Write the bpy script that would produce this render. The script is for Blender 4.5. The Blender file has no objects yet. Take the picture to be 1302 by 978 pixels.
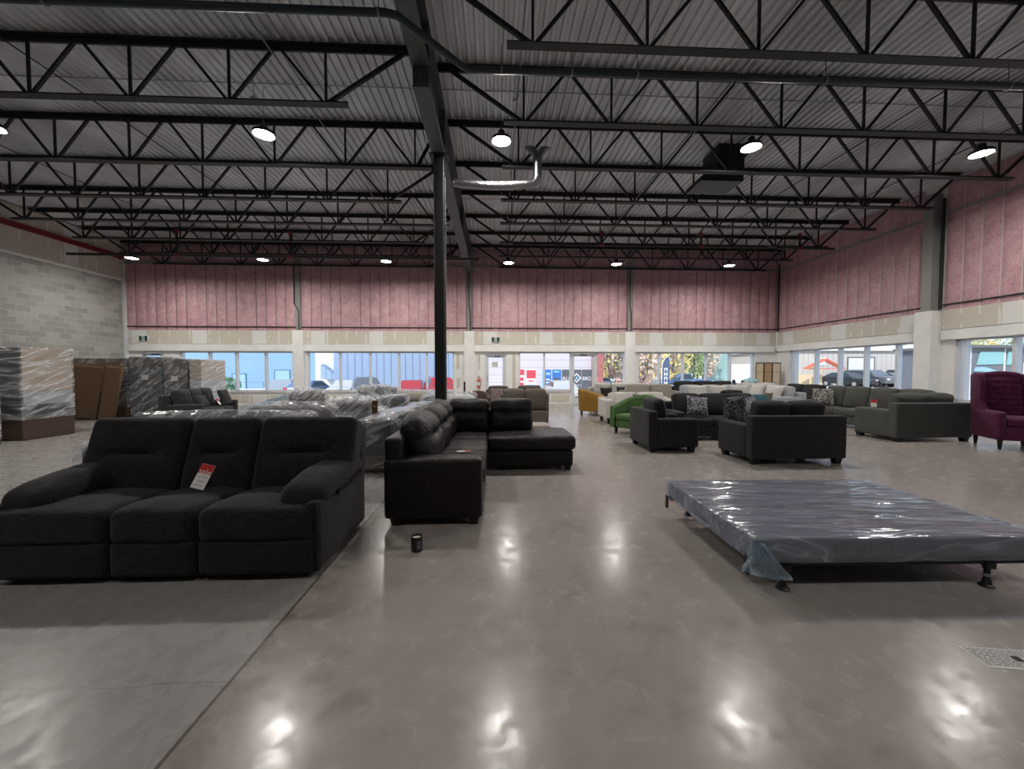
import bpy, bmesh, math, random
from math import sin, cos, pi, radians as R, sqrt, exp
from mathutils import Vector, Matrix, Euler, noise
random.seed(7)
scene = bpy.context.scene
COL = scene.collection

# ------------------------------------------------------------------ materials
def new_mat(name):
    m = bpy.data.materials.new(name); m.use_nodes = True
    nt = m.node_tree; b = nt.nodes['Principled BSDF']
    return m, nt, b
def N(nt, typ, **kw):
    n = nt.nodes.new(typ)
    for k, v in kw.items():
        if k.startswith('i_'):
            n.inputs[k[2:].replace('_', ' ')].default_value = v
        else: setattr(n, k, v)
    return n
def L(nt, a, b): nt.links.new(a, b)
def ramp(nt, fac, stops, interp='LINEAR'):
    r = nt.nodes.new('ShaderNodeValToRGB'); r.color_ramp.interpolation = interp
    e = r.color_ramp.elements
    while len(e) > 1: e.remove(e[-1])
    e[0].position = stops[0][0]; e[0].color = tuple(stops[0][1]) + (1,)
    for p, c in stops[1:]:
        x = e.new(p); x.color = tuple(c) + (1,)
    L(nt, fac, r.inputs['Fac']); return r
def g3(v): return (v, v, v)
def coords(nt, scale=(1, 1, 1), out='Object'):
    tc = nt.nodes.new('ShaderNodeTexCoord'); mp = nt.nodes.new('ShaderNodeMapping')
    mp.inputs['Scale'].default_value = scale
    L(nt, tc.outputs[out], mp.inputs['Vector']); return mp.outputs['Vector']
def plain(name, col, rough=0.5, metal=0.0, nscale=0, namt=0.15, bump=0.0, bscale=None, spec=0.5, stretch=(1,1,1)):
    m, nt, b = new_mat(name)
    b.inputs['Base Color'].default_value = tuple(col) + (1,)
    b.inputs['Roughness'].default_value = rough; b.inputs['Metallic'].default_value = metal
    b.inputs['Specular IOR Level'].default_value = spec
    if nscale:
        v = coords(nt, stretch)
        n = N(nt, 'ShaderNodeTexNoise', i_Scale=nscale, i_Detail=4.0); L(nt, v, n.inputs['Vector'])
        lo = tuple(c * (1 - namt) for c in col); hi = tuple(min(1, c * (1 + namt)) for c in col)
        r = ramp(nt, n.outputs['Fac'], [(.3, lo), (.7, hi)]); L(nt, r.outputs['Color'], b.inputs['Base Color'])
    if bump:
        v = coords(nt, stretch)
        n = N(nt, 'ShaderNodeTexNoise', i_Scale=bscale or nscale or 40, i_Detail=3.0); L(nt, v, n.inputs['Vector'])
        bp = N(nt, 'ShaderNodeBump', i_Strength=bump, i_Distance=0.01); L(nt, n.outputs['Fac'], bp.inputs['Height'])
        L(nt, bp.outputs['Normal'], b.inputs['Normal'])
    return m
def emit(name, col, s):
    m, nt, b = new_mat(name)
    b.inputs['Base Color'].default_value = tuple(col) + (1,)
    b.inputs['Emission Color'].default_value = tuple(col) + (1,); b.inputs['Emission Strength'].default_value = s
    return m
def fabric(name, c0, c1, scale=220, rough=0.95, bump=0.35):
    """woven cloth: two stretched noises crossed"""
    m, nt, b = new_mat(name)
    v1 = coords(nt, (1, 1, .12)); v2 = coords(nt, (.12, .12, 1))
    a = N(nt, 'ShaderNodeTexNoise', i_Scale=scale, i_Detail=2.0); c = N(nt, 'ShaderNodeTexNoise', i_Scale=scale, i_Detail=2.0)
    L(nt, v1, a.inputs['Vector']); L(nt, v2, c.inputs['Vector'])
    mx = N(nt, 'ShaderNodeMath', operation='MULTIPLY'); L(nt, a.outputs['Fac'], mx.inputs[0]); L(nt, c.outputs['Fac'], mx.inputs[1])
    big = N(nt, 'ShaderNodeTexNoise', i_Scale=6.0, i_Detail=3.0); L(nt, coords(nt), big.inputs['Vector'])
    ad = N(nt, 'ShaderNodeMath', operation='MULTIPLY_ADD'); ad.inputs[1].default_value = .12
    L(nt, big.outputs['Fac'], ad.inputs[0]); L(nt, mx.outputs[0], ad.inputs[2])
    r = ramp(nt, ad.outputs[0], [(.18, c0), (.45, c1)]); L(nt, r.outputs['Color'], b.inputs['Base Color'])
    b.inputs['Roughness'].default_value = rough; b.inputs['Specular IOR Level'].default_value = .25
    b.inputs['Sheen Weight'].default_value = .1
    bp = N(nt, 'ShaderNodeBump', i_Strength=bump, i_Distance=0.004); L(nt, mx.outputs[0], bp.inputs['Height'])
    L(nt, bp.outputs['Normal'], b.inputs['Normal'])
    return m
def leather(name, col, rough=.38):
    m, nt, b = new_mat(name)
    b.inputs['Base Color'].default_value = tuple(col) + (1,)
    vo = N(nt, 'ShaderNodeTexVoronoi', i_Scale=160.0); L(nt, coords(nt), vo.inputs['Vector'])
    wr = N(nt, 'ShaderNodeTexNoise', i_Scale=9.0, i_Detail=5.0, i_Distortion=1.5); L(nt, coords(nt), wr.inputs['Vector'])
    ad = N(nt, 'ShaderNodeMath', operation='MULTIPLY_ADD'); ad.inputs[1].default_value = .12
    L(nt, vo.outputs['Distance'], ad.inputs[0]); L(nt, wr.outputs['Fac'], ad.inputs[2])
    bp = N(nt, 'ShaderNodeBump', i_Strength=.6, i_Distance=0.03); L(nt, ad.outputs[0], bp.inputs['Height'])
    L(nt, bp.outputs['Normal'], b.inputs['Normal'])
    b.inputs['Specular IOR Level'].default_value = .32
    r = ramp(nt, wr.outputs['Fac'], [(.3, g3(rough - .06)), (.7, g3(rough + .12))]); L(nt, r.outputs['Color'], b.inputs['Roughness'])
    return m
def sheet_fresnel(nt, ior, normal=None):
    fr = N(nt, 'ShaderNodeFresnel'); fr.inputs['IOR'].default_value = ior
    if normal is not None: L(nt, normal, fr.inputs['Normal'])
    ge = N(nt, 'ShaderNodeNewGeometry'); iv = N(nt, 'ShaderNodeMath', operation='SUBTRACT'); iv.inputs[0].default_value = 1; L(nt, ge.outputs['Backfacing'], iv.inputs[1])
    mu = N(nt, 'ShaderNodeMath', operation='MULTIPLY'); L(nt, fr.outputs[0], mu.inputs[0]); L(nt, iv.outputs[0], mu.inputs[1]); return mu.outputs[0]
def film(name, tint=(.92, .95, .98), cloud=.22, fold=.5, scale=7.0, stretch=(1, 1, .5), rough=.12, bump=.9, wid=.035, rot=None):
    """crumpled clear plastic: see-through where flat, folds whitened as milky film and as painted glints, glossy everywhere"""
    m, nt, b = new_mat(name)
    out = nt.nodes['Material Output']
    v = coords(nt, stretch)
    if rot: v.node.inputs['Rotation'].default_value = rot; v.node.vector_type = 'TEXTURE'; v.node.inputs['Scale'].default_value = tuple(1 / s for s in stretch)
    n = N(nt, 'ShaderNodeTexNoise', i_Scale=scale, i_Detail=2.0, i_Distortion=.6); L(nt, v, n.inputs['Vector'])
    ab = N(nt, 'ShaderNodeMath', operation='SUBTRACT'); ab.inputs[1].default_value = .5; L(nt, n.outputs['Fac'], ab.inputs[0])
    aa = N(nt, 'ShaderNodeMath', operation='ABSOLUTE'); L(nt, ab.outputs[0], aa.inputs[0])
    r = ramp(nt, aa.outputs[0], [(0, g3(cloud + fold)), (wid * .3, g3(cloud + fold * .4)), (wid, g3(cloud))])  # white fold streaks put glints of the film into its colour
    bp = N(nt, 'ShaderNodeBump', i_Strength=bump, i_Distance=0.03); L(nt, n.outputs['Fac'], bp.inputs['Height'])
    b.inputs['Base Color'].default_value = tuple(tint) + (1,); b.inputs['Roughness'].default_value = rough
    b.inputs['Specular IOR Level'].default_value = .8
    L(nt, bp.outputs['Normal'], b.inputs['Normal'])
    tr = N(nt, 'ShaderNodeBsdfTransparent'); tr.inputs['Color'].default_value = tuple(min(1, t + .02) for t in tint) + (1,)
    gl = N(nt, 'ShaderNodeBsdfGlossy'); gl.inputs['Roughness'].default_value = rough; L(nt, bp.outputs['Normal'], gl.inputs['Normal'])
    s1 = N(nt, 'ShaderNodeMixShader'); L(nt, sheet_fresnel(nt, 1.5, bp.outputs['Normal']), s1.inputs[0]); L(nt, tr.outputs[0], s1.inputs[1]); L(nt, gl.outputs[0], s1.inputs[2])
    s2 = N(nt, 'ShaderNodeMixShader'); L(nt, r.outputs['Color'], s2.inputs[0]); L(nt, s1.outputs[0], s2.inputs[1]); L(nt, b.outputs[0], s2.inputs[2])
    L(nt, s2.outputs[0], out.inputs['Surface'])
    return m
def glass(name, tint=(.96, .98, 1)):
    m, nt, b = new_mat(name); out = nt.nodes['Material Output']; nt.nodes.remove(b)
    tr = N(nt, 'ShaderNodeBsdfTransparent'); tr.inputs['Color'].default_value = tint + (1,)
    gl = N(nt, 'ShaderNodeBsdfGlossy'); gl.inputs['Roughness'].default_value = .02
    s = N(nt, 'ShaderNodeMixShader'); L(nt, sheet_fresnel(nt, 1.45), s.inputs[0]); L(nt, tr.outputs[0], s.inputs[1]); L(nt, gl.outputs[0], s.inputs[2])
    L(nt, s.outputs[0], out.inputs['Surface']); return m

M = {}
M['char'] = fabric('charcoal_weave', (.003, .003, .0034), (.0195, .0195, .021), 130)
M['char2'] = fabric('charcoal_fabric', (.012, .012, .013), (.030, .030, .032), 200)
M['dkgrey'] = fabric('dark_grey_fabric', (.018, .020, .023), (.045, .048, .053), 200)
M['olive'] = fabric('grey_green_fabric', (.045, .047, .042), (.095, .098, .088), 200)
M['taupe'] = fabric('taupe_fabric', (.085, .072, .060), (.15, .13, .112), 180)
M['white'] = fabric('off_white_fabric', (.42, .40, .38), (.62, .60, .57), 160)
M['beige'] = fabric('beige_fabric', (.26, .23, .20), (.38, .34, .30), 160)
M['ltgrey'] = fabric('light_grey_fabric', (.30, .32, .34), (.46, .48, .50), 160)
M['mustard'] = fabric('mustard_velvet', (.22, .11, .015), (.36, .20, .035), 120, .7)
M['green'] = fabric('green_velvet', (.035, .085, .02), (.075, .16, .045), 120, .7)
M['greenpipe'] = plain('green_piping', (.14, .24, .09), .7)
M['purple'] = fabric('purple_velvet', (.050, .004, .026), (.105, .010, .055), 120, .65)
M['teal'] = fabric('teal_fabric', (.02, .07, .10), (.05, .13, .17), 120)
M['leather'] = leather('espresso_leather', (.008, .0062, .006), .34)
M['browncloth'] = plain('brown_dust_cloth', (.085, .052, .042), .9, nscale=30)
M['blackleg'] = plain('black_painted_wood', (.006, .006, .006), .45)
M['blackplastic'] = plain('black_plastic', (.008, .008, .008), .4)
M['brownleg'] = plain('dark_wood_leg', (.014, .008, .005), .4)
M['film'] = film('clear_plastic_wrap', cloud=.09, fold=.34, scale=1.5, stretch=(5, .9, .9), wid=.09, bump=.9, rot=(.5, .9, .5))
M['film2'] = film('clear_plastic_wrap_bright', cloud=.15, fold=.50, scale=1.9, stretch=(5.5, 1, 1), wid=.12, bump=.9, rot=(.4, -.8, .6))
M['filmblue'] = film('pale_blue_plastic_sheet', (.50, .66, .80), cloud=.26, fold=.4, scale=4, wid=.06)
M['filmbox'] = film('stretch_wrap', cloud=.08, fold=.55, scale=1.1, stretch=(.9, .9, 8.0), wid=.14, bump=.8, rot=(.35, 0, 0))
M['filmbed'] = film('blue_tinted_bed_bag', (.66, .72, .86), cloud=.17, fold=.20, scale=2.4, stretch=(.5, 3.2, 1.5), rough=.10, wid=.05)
M['cardboard'] = plain('cardboard', (.105, .062, .032), .85, nscale=12, namt=.12)
M['cardlight'] = plain('light_cardboard', (.42, .31, .21), .85, nscale=12, namt=.08)
M['tape'] = plain('tan_packing_tape', (.20, .13, .07), .4)
M['blacksteel'] = plain('black_painted_steel', (.007, .0075, .008), .55, .0, nscale=20, namt=.3)
M['chordsteel'] = plain('joist_chord_black_steel', (.012, .0125, .0135), .55, .0)
M['beamgrey'] = plain('grey_painted_beam', (.075, .082, .085), .5, nscale=8, namt=.15)
M['redprimer'] = plain('red_primer_steel', (.20, .018, .02), .6)
M['tealpipe'] = plain('dark_blue_painted_pipe', (.012, .028, .040), .4)
M['galv'] = plain('galvanised_conduit', (.22, .23, .24), .35, .6)
M['foil'] = plain('crinkled_foil', (.30, .30, .31), .30, 1.0, bump=1.0, bscale=28)
M['paint'] = plain('white_paint', (.82, .82, .80), .6, nscale=3, namt=.05)
M['trimwhite'] = plain('white_aluminium', (.68, .71, .74), .4)
M['glass'] = glass('window_glass')
M['tape_black'] = plain('black_sealant', (.008, .008, .012), .5)
M['railgrey'] = plain('steel_rail', (.27, .27, .26), .5)
M['lens'] = emit('lamp_lens', (1.0, .95, .89), 330.0)
M['lens_fill'] = emit('added_fill_lens', (1.0, .95, .89), 130.0)
M['lens_far'] = emit('far_lamp_lens', (1.0, .95, .88), 260.0)
M['paper'] = plain('paper', (.62, .61, .60), .7)
M['ink'] = plain('black_ink', (.02, .02, .02), .7)
M['tagred'] = plain('red_print', (.50, .012, .018), .5)
M['tagwhite'] = plain('white_print', (.75, .74, .73), .6)
M['signgreen'] = plain('exit_sign_green', (.012, .05, .045), .5)

def m_pattern(name, dark, light):
    m, nt, b = new_mat(name)
    n = N(nt, 'ShaderNodeTexNoise', i_Scale=11.0, i_Detail=1.0, i_Distortion=2.5); L(nt, coords(nt), n.inputs['Vector'])
    sb = N(nt, 'ShaderNodeMath', operation='SUBTRACT'); sb.inputs[1].default_value = .5; L(nt, n.outputs['Fac'], sb.inputs[0])
    aa = N(nt, 'ShaderNodeMath', operation='ABSOLUTE'); L(nt, sb.outputs[0], aa.inputs[0])
    r = ramp(nt, aa.outputs[0], [(0, light), (.045, dark)], 'CONSTANT'); L(nt, r.outputs['Color'], b.inputs['Base Color'])
    b.inputs['Roughness'].default_value = .9; return m
M['pattern'] = m_pattern('scribble_print_cloth', (.02, .02, .035), (.33, .33, .36))
M['patternbw'] = m_pattern('black_white_print_cloth', (.02, .02, .02), (.42, .41, .38))
M['patternpink'] = m_pattern('faded_pink_print_cloth', (.16, .11, .10), (.36, .28, .25))

def m_floor():
    m, nt, b = new_mat('polished_concrete')
    tc = N(nt, 'ShaderNodeTexCoord'); P = tc.outputs['Object']
    sx = N(nt, 'ShaderNodeSeparateXYZ'); L(nt, P, sx.inputs[0])
    n1 = N(nt, 'ShaderNodeTexNoise', i_Scale=.9, i_Detail=6.0, i_Roughness=.6, i_Distortion=.8); L(nt, P, n1.inputs['Vector'])
    n2 = N(nt, 'ShaderNodeTexNoise', i_Scale=5.5, i_Detail=9.0, i_Roughness=.64, i_Distortion=.35); L(nt, P, n2.inputs['Vector'])
    n3 = N(nt, 'ShaderNodeTexNoise', i_Scale=40.0, i_Detail=4.0); L(nt, P, n3.inputs['Vector'])
    mix = N(nt, 'ShaderNodeMath', operation='MULTIPLY_ADD'); mix.inputs[1].default_value = .55; L(nt, n2.outputs['Fac'], mix.inputs[0])
    m2 = N(nt, 'ShaderNodeMath', operation='MULTIPLY'); m2.inputs[1].default_value = .45; L(nt, n1.outputs['Fac'], m2.inputs[0])
    L(nt, m2.outputs[0], mix.inputs[2])
    warm = ramp(nt, mix.outputs[0], [(.33, (.225, .196, .177)), (.46, (.285, .257, .238)), (.56, (.303, .276, .257)), (.70, (.345, .318, .299))])
    cool = ramp(nt, mix.outputs[0], [(.33, (.225, .210, .202)), (.50, (.258, .243, .235)), (.68, (.288, .274, .266))])
    side = N(nt, 'ShaderNodeMath', operation='GREATER_THAN'); side.inputs[1].default_value = -1.235; L(nt, sx.outputs['X'], side.inputs[0])
    c = N(nt, 'ShaderNodeMix', data_type='RGBA'); L(nt, side.outputs[0], c.inputs['Factor']); L(nt, cool.outputs['Color'], c.inputs['A']); L(nt, warm.outputs['Color'], c.inputs['B'])
    # dirt band hugging the saw cut on its right side
    dd = N(nt, 'ShaderNodeMapRange'); dd.inputs['From Min'].default_value = -1.235; dd.inputs['From Max'].default_value = -.85; dd.inputs['To Min'].default_value = 1; dd.inputs['To Max'].default_value = 0
    L(nt, sx.outputs['X'], dd.inputs['Value'])
    dm = N(nt, 'ShaderNodeMath', operation='MULTIPLY'); L(nt, dd.outputs[0], dm.inputs[0]); L(nt, side.outputs[0], dm.inputs[1])
    dr = ramp(nt, n2.outputs['Fac'], [(.42, g3(0)), (.62, g3(.75))]); dm2 = N(nt, 'ShaderNodeMath', operation='MULTIPLY'); L(nt, dm.outputs[0], dm2.inputs[0]); L(nt, dr.outputs['Color'], dm2.inputs[1])
    c2 = N(nt, 'ShaderNodeMix', data_type='RGBA'); c2.inputs['B'].default_value = (.13, .105, .085, 1)
    L(nt, dm2.outputs[0], c2.inputs['Factor']); L(nt, c.outputs['Result'], c2.inputs['A'])
    # saw cut and hairline cracks
    def line(axis_out, pos, half, wob=0.0, wsc=2.0):
        s = N(nt, 'ShaderNodeMath', operation='SUBTRACT'); s.inputs[1].default_value = pos
        if wob:
            w = N(nt, 'ShaderNodeTexNoise', i_Scale=wsc, i_Detail=6.0); L(nt, P, w.inputs['Vector'])
            k = N(nt, 'ShaderNodeMath', operation='MULTIPLY_ADD'); k.inputs[1].default_value = wob; L(nt, w.outputs['Fac'], k.inputs[0]); L(nt, axis_out, k.inputs[2])
            L(nt, k.outputs[0], s.inputs[0])
        else: L(nt, axis_out, s.inputs[0])
        a = N(nt, 'ShaderNodeMath', operation='ABSOLUTE'); L(nt, s.outputs[0], a.inputs[0])
        q = N(nt, 'ShaderNodeMath', operation='LESS_THAN'); q.inputs[1].default_value = half; L(nt, a.outputs[0], q.inputs[0]); return q.outputs[0]
    cut = line(sx.outputs['X'], -1.235, .0085, .006, 3)
    inv = N(nt, 'ShaderNodeMath', operation='SUBTRACT'); inv.inputs[0].default_value = 1; L(nt, side.outputs[0], inv.inputs[1])
    cr = N(nt, 'ShaderNodeMath', operation='MULTIPLY'); L(nt, line(sx.outputs['Y'], 1.88, .0016, .16, 1.6), cr.inputs[0]); L(nt, inv.outputs[0], cr.inputs[1])
    cr2 = N(nt, 'ShaderNodeMath', operation='MULTIPLY'); L(nt, line(sx.outputs['X'], 3.02, .0012, .30, 1.1), cr2.inputs[0]); L(nt, side.outputs[0], cr2.inputs[1])
    mxx = N(nt, 'ShaderNodeMath', operation='MAXIMUM'); L(nt, cut, mxx.inputs[0]); L(nt, cr.outputs[0], mxx.inputs[1])
    mx2 = N(nt, 'ShaderNodeMath', operation='MAXIMUM'); L(nt, mxx.outputs[0], mx2.inputs[0]); L(nt, cr2.outputs[0], mx2.inputs[1])
    c3 = N(nt, 'ShaderNodeMix', data_type='RGBA'); c3.inputs['B'].default_value = (.035, .028, .025, 1)
    fk = N(nt, 'ShaderNodeMath', operation='MULTIPLY'); fk.inputs[1].default_value = .8; L(nt, mx2.outputs[0], fk.inputs[0])
    L(nt, fk.outputs[0], c3.inputs['Factor']); L(nt, c2.outputs['Result'], c3.inputs['A'])
    L(nt, c3.outputs['Result'], b.inputs['Base Color'])
    n5 = N(nt, 'ShaderNodeTexNoise', i_Scale=8.0, i_Detail=6.0, i_Roughness=.6, i_Distortion=.6); L(nt, P, n5.inputs['Vector'])
    rr = ramp(nt, n5.outputs['Fac'], [(.34, g3(.31)), (.50, g3(.22)), (.66, g3(.14))])
    rl = N(nt, 'ShaderNodeMath', operation='MULTIPLY_ADD'); rl.inputs[1].default_value = .06; L(nt, inv.outputs[0], rl.inputs[0]); L(nt, rr.outputs['Color'], rl.inputs[2])
    L(nt, rl.outputs[0], b.inputs['Roughness'])
    b.inputs['Specular IOR Level'].default_value = .2
    n4 = N(nt, 'ShaderNodeTexNoise', i_Scale=3.0, i_Detail=2.0); L(nt, P, n4.inputs['Vector'])
    h = N(nt, 'ShaderNodeMath', operation='MULTIPLY_ADD'); h.inputs[1].default_value = .16; L(nt, n3.outputs['Fac'], h.inputs[0]); L(nt, n4.outputs['Fac'], h.inputs[2])
    bp = N(nt, 'ShaderNodeBump', i_Strength=.075, i_Distance=.02); L(nt, h.outputs[0], bp.inputs['Height']); L(nt, bp.outputs['Normal'], b.inputs['Normal'])
    return m
M['floor'] = m_floor()

def m_insul():
    m, nt, b = new_mat('pink_insulation_under_poly')
    tc = N(nt, 'ShaderNodeTexCoord'); P = tc.outputs['Object']
    n = N(nt, 'ShaderNodeTexNoise', i_Scale=2.2, i_Detail=7.0, i_Roughness=.7, i_Distortion=.6); L(nt, P, n.inputs['Vector'])
    n2 = N(nt, 'ShaderNodeTexNoise', i_Scale=16.0, i_Detail=5.0, i_Distortion=2.0); L(nt, P, n2.inputs['Vector'])
    k = N(nt, 'ShaderNodeMath', operation='MULTIPLY_ADD'); k.inputs[1].default_value = .5; L(nt, n2.outputs['Fac'], k.inputs[0])
    k2 = N(nt, 'ShaderNodeMath', operation='MULTIPLY'); k2.inputs[1].default_value = .5; L(nt, n.outputs['Fac'], k2.inputs[0]); L(nt, k2.outputs[0], k.inputs[2])
    r = ramp(nt, k.outputs[0], [(.36, (.33, .185, .205)), (.45, (.50, .29, .32)), (.54, (.58, .355, .385)), (.64, (.66, .49, .51))])
    L(nt, r.outputs['Color'], b.inputs['Base Color'])
    b.inputs['Roughness'].default_value = .42; b.inputs['Specular IOR Level'].default_value = .35
    n3 = N(nt, 'ShaderNodeTexNoise', i_Scale=5.0, i_Detail=4.0, i_Distortion=2.5); L(nt, P, n3.inputs['Vector'])
    bp = N(nt, 'ShaderNodeBump', i_Strength=.55, i_Distance=.05); L(nt, n3.outputs['Fac'], bp.inputs['Height']); L(nt, bp.outputs['Normal'], b.inputs['Normal'])
    b.inputs['Coat Weight'].default_value = .25; b.inputs['Coat Roughness'].default_value = .3
    L(nt, bp.outputs['Normal'], b.inputs['Coat Normal'])
    return m
M['insul'] = m_insul()
M['stud'] = plain('stud_seam', (.24, .16, .17), .5)
M['studlight'] = plain('pale_stud_seam', (.60, .52, .50), .45)

def m_block():
    m, nt, b = new_mat('concrete_block')
    tc = N(nt, 'ShaderNodeTexCoord'); s = N(nt, 'ShaderNodeSeparateXYZ'); L(nt, tc.outputs['Object'], s.inputs[0])
    cb = N(nt, 'ShaderNodeCombineXYZ'); L(nt, s.outputs['Y'], cb.inputs[0]); L(nt, s.outputs['Z'], cb.inputs[1])
    br = N(nt, 'ShaderNodeTexBrick'); br.inputs['Scale'].default_value = 1.0
    br.inputs['Brick Width'].default_value = .40; br.inputs['Row Height'].default_value = .20; br.inputs['Mortar Size'].default_value = .007
    br.inputs['Color1'].default_value = (.24, .24, .225, 1); br.inputs['Color2'].default_value = (.37, .37, .345, 1); br.inputs['Mortar'].default_value = (.42, .42, .395, 1)
    br.inputs['Bias'].default_value = .15
    L(nt, cb.outputs[0], br.inputs['Vector'])
    n = N(nt, 'ShaderNodeTexNoise', i_Scale=25.0, i_Detail=5.0); L(nt, tc.outputs['Object'], n.inputs['Vector'])
    mx = N(nt, 'ShaderNodeMix', data_type='RGBA', blend_type='OVERLAY'); mx.inputs['Factor'].default_value = .4
    L(nt, br.outputs['Color'], mx.inputs['A']); L(nt, n.outputs['Fac'], mx.inputs['B']); L(nt, mx.outputs['Result'], b.inputs['Base Color'])
    b.inputs['Roughness'].default_value = .95
    bp = N(nt, 'ShaderNodeBump', i_Strength=.4, i_Distance=.01, invert=True); L(nt, br.outputs['Fac'], bp.inputs['Height']); L(nt, bp.outputs['Normal'], b.inputs['Normal'])
    return m
M['block'] = m_block()

def m_drywall():
    """bare tan gypsum board with wide pale taped joints and screw-patch dabs"""
    m, nt, b = new_mat('unfinished_drywall')
    tc = N(nt, 'ShaderNodeTexCoord'); s = N(nt, 'ShaderNodeSeparateXYZ'); L(nt, tc.outputs['Object'], s.inputs[0])
    ad = N(nt, 'ShaderNodeMath', operation='ADD'); L(nt, s.outputs['X'], ad.inputs[0]); L(nt, s.outputs['Y'], ad.inputs[1])
    def cyc(period, width, off):
        a = N(nt, 'ShaderNodeMath', operation='MULTIPLY_ADD'); a.inputs[1].default_value = 1 / period; a.inputs[2].default_value = off; L(nt, ad.outputs[0], a.inputs[0])
        f = N(nt, 'ShaderNodeMath', operation='FRACT'); L(nt, a.outputs[0], f.inputs[0])
        l = N(nt, 'ShaderNodeMath', operation='LESS_THAN'); l.inputs[1].default_value = width / period; L(nt, f.outputs[0], l.inputs[0]); return l.outputs[0]
    joint = cyc(2.44, .58, .3); dab = cyc(.405, .055, .1)
    z = N(nt, 'ShaderNodeMath', operation='FRACT'); L(nt, s.outputs['Z'], z.inputs[0])
    zn = N(nt, 'ShaderNodeTexNoise', i_Scale=3.0); L(nt, tc.outputs['Object'], zn.inputs['Vector'])
    gt = N(nt, 'ShaderNodeMath', operation='GREATER_THAN'); gt.inputs[1].default_value = .5; L(nt, zn.outputs['Fac'], gt.inputs[0])
    d2 = N(nt, 'ShaderNodeMath', operation='MULTIPLY'); L(nt, dab, d2.inputs[0]); L(nt, gt.outputs[0], d2.inputs[1])
    mx = N(nt, 'ShaderNodeMath', operation='MAXIMUM'); L(nt, joint, mx.inputs[0]); L(nt, d2.outputs[0], mx.inputs[1])
    c = N(nt, 'ShaderNodeMix', data_type='RGBA'); c.inputs['A'].default_value = (.60, .56, .48, 1); c.inputs['B'].default_value = (.73, .73, .71, 1)
    L(nt, mx.outputs[0], c.inputs['Factor']); L(nt, c.outputs['Result'], b.inputs['Base Color']); b.inputs['Roughness'].default_value = .8
    return m
M['drywall'] = m_drywall()
M['seamwhite'] = plain('joint_compound', (.55, .55, .52), .8)
M['foam'] = plain('white_spray_foam', (.62, .62, .60), .8, bump=.6, bscale=20)
M['deck'] = plain('grey_metal_deck', (.60, .62, .64), .42, .25, nscale=.8, namt=.3, stretch=(1, .3, 1))

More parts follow.
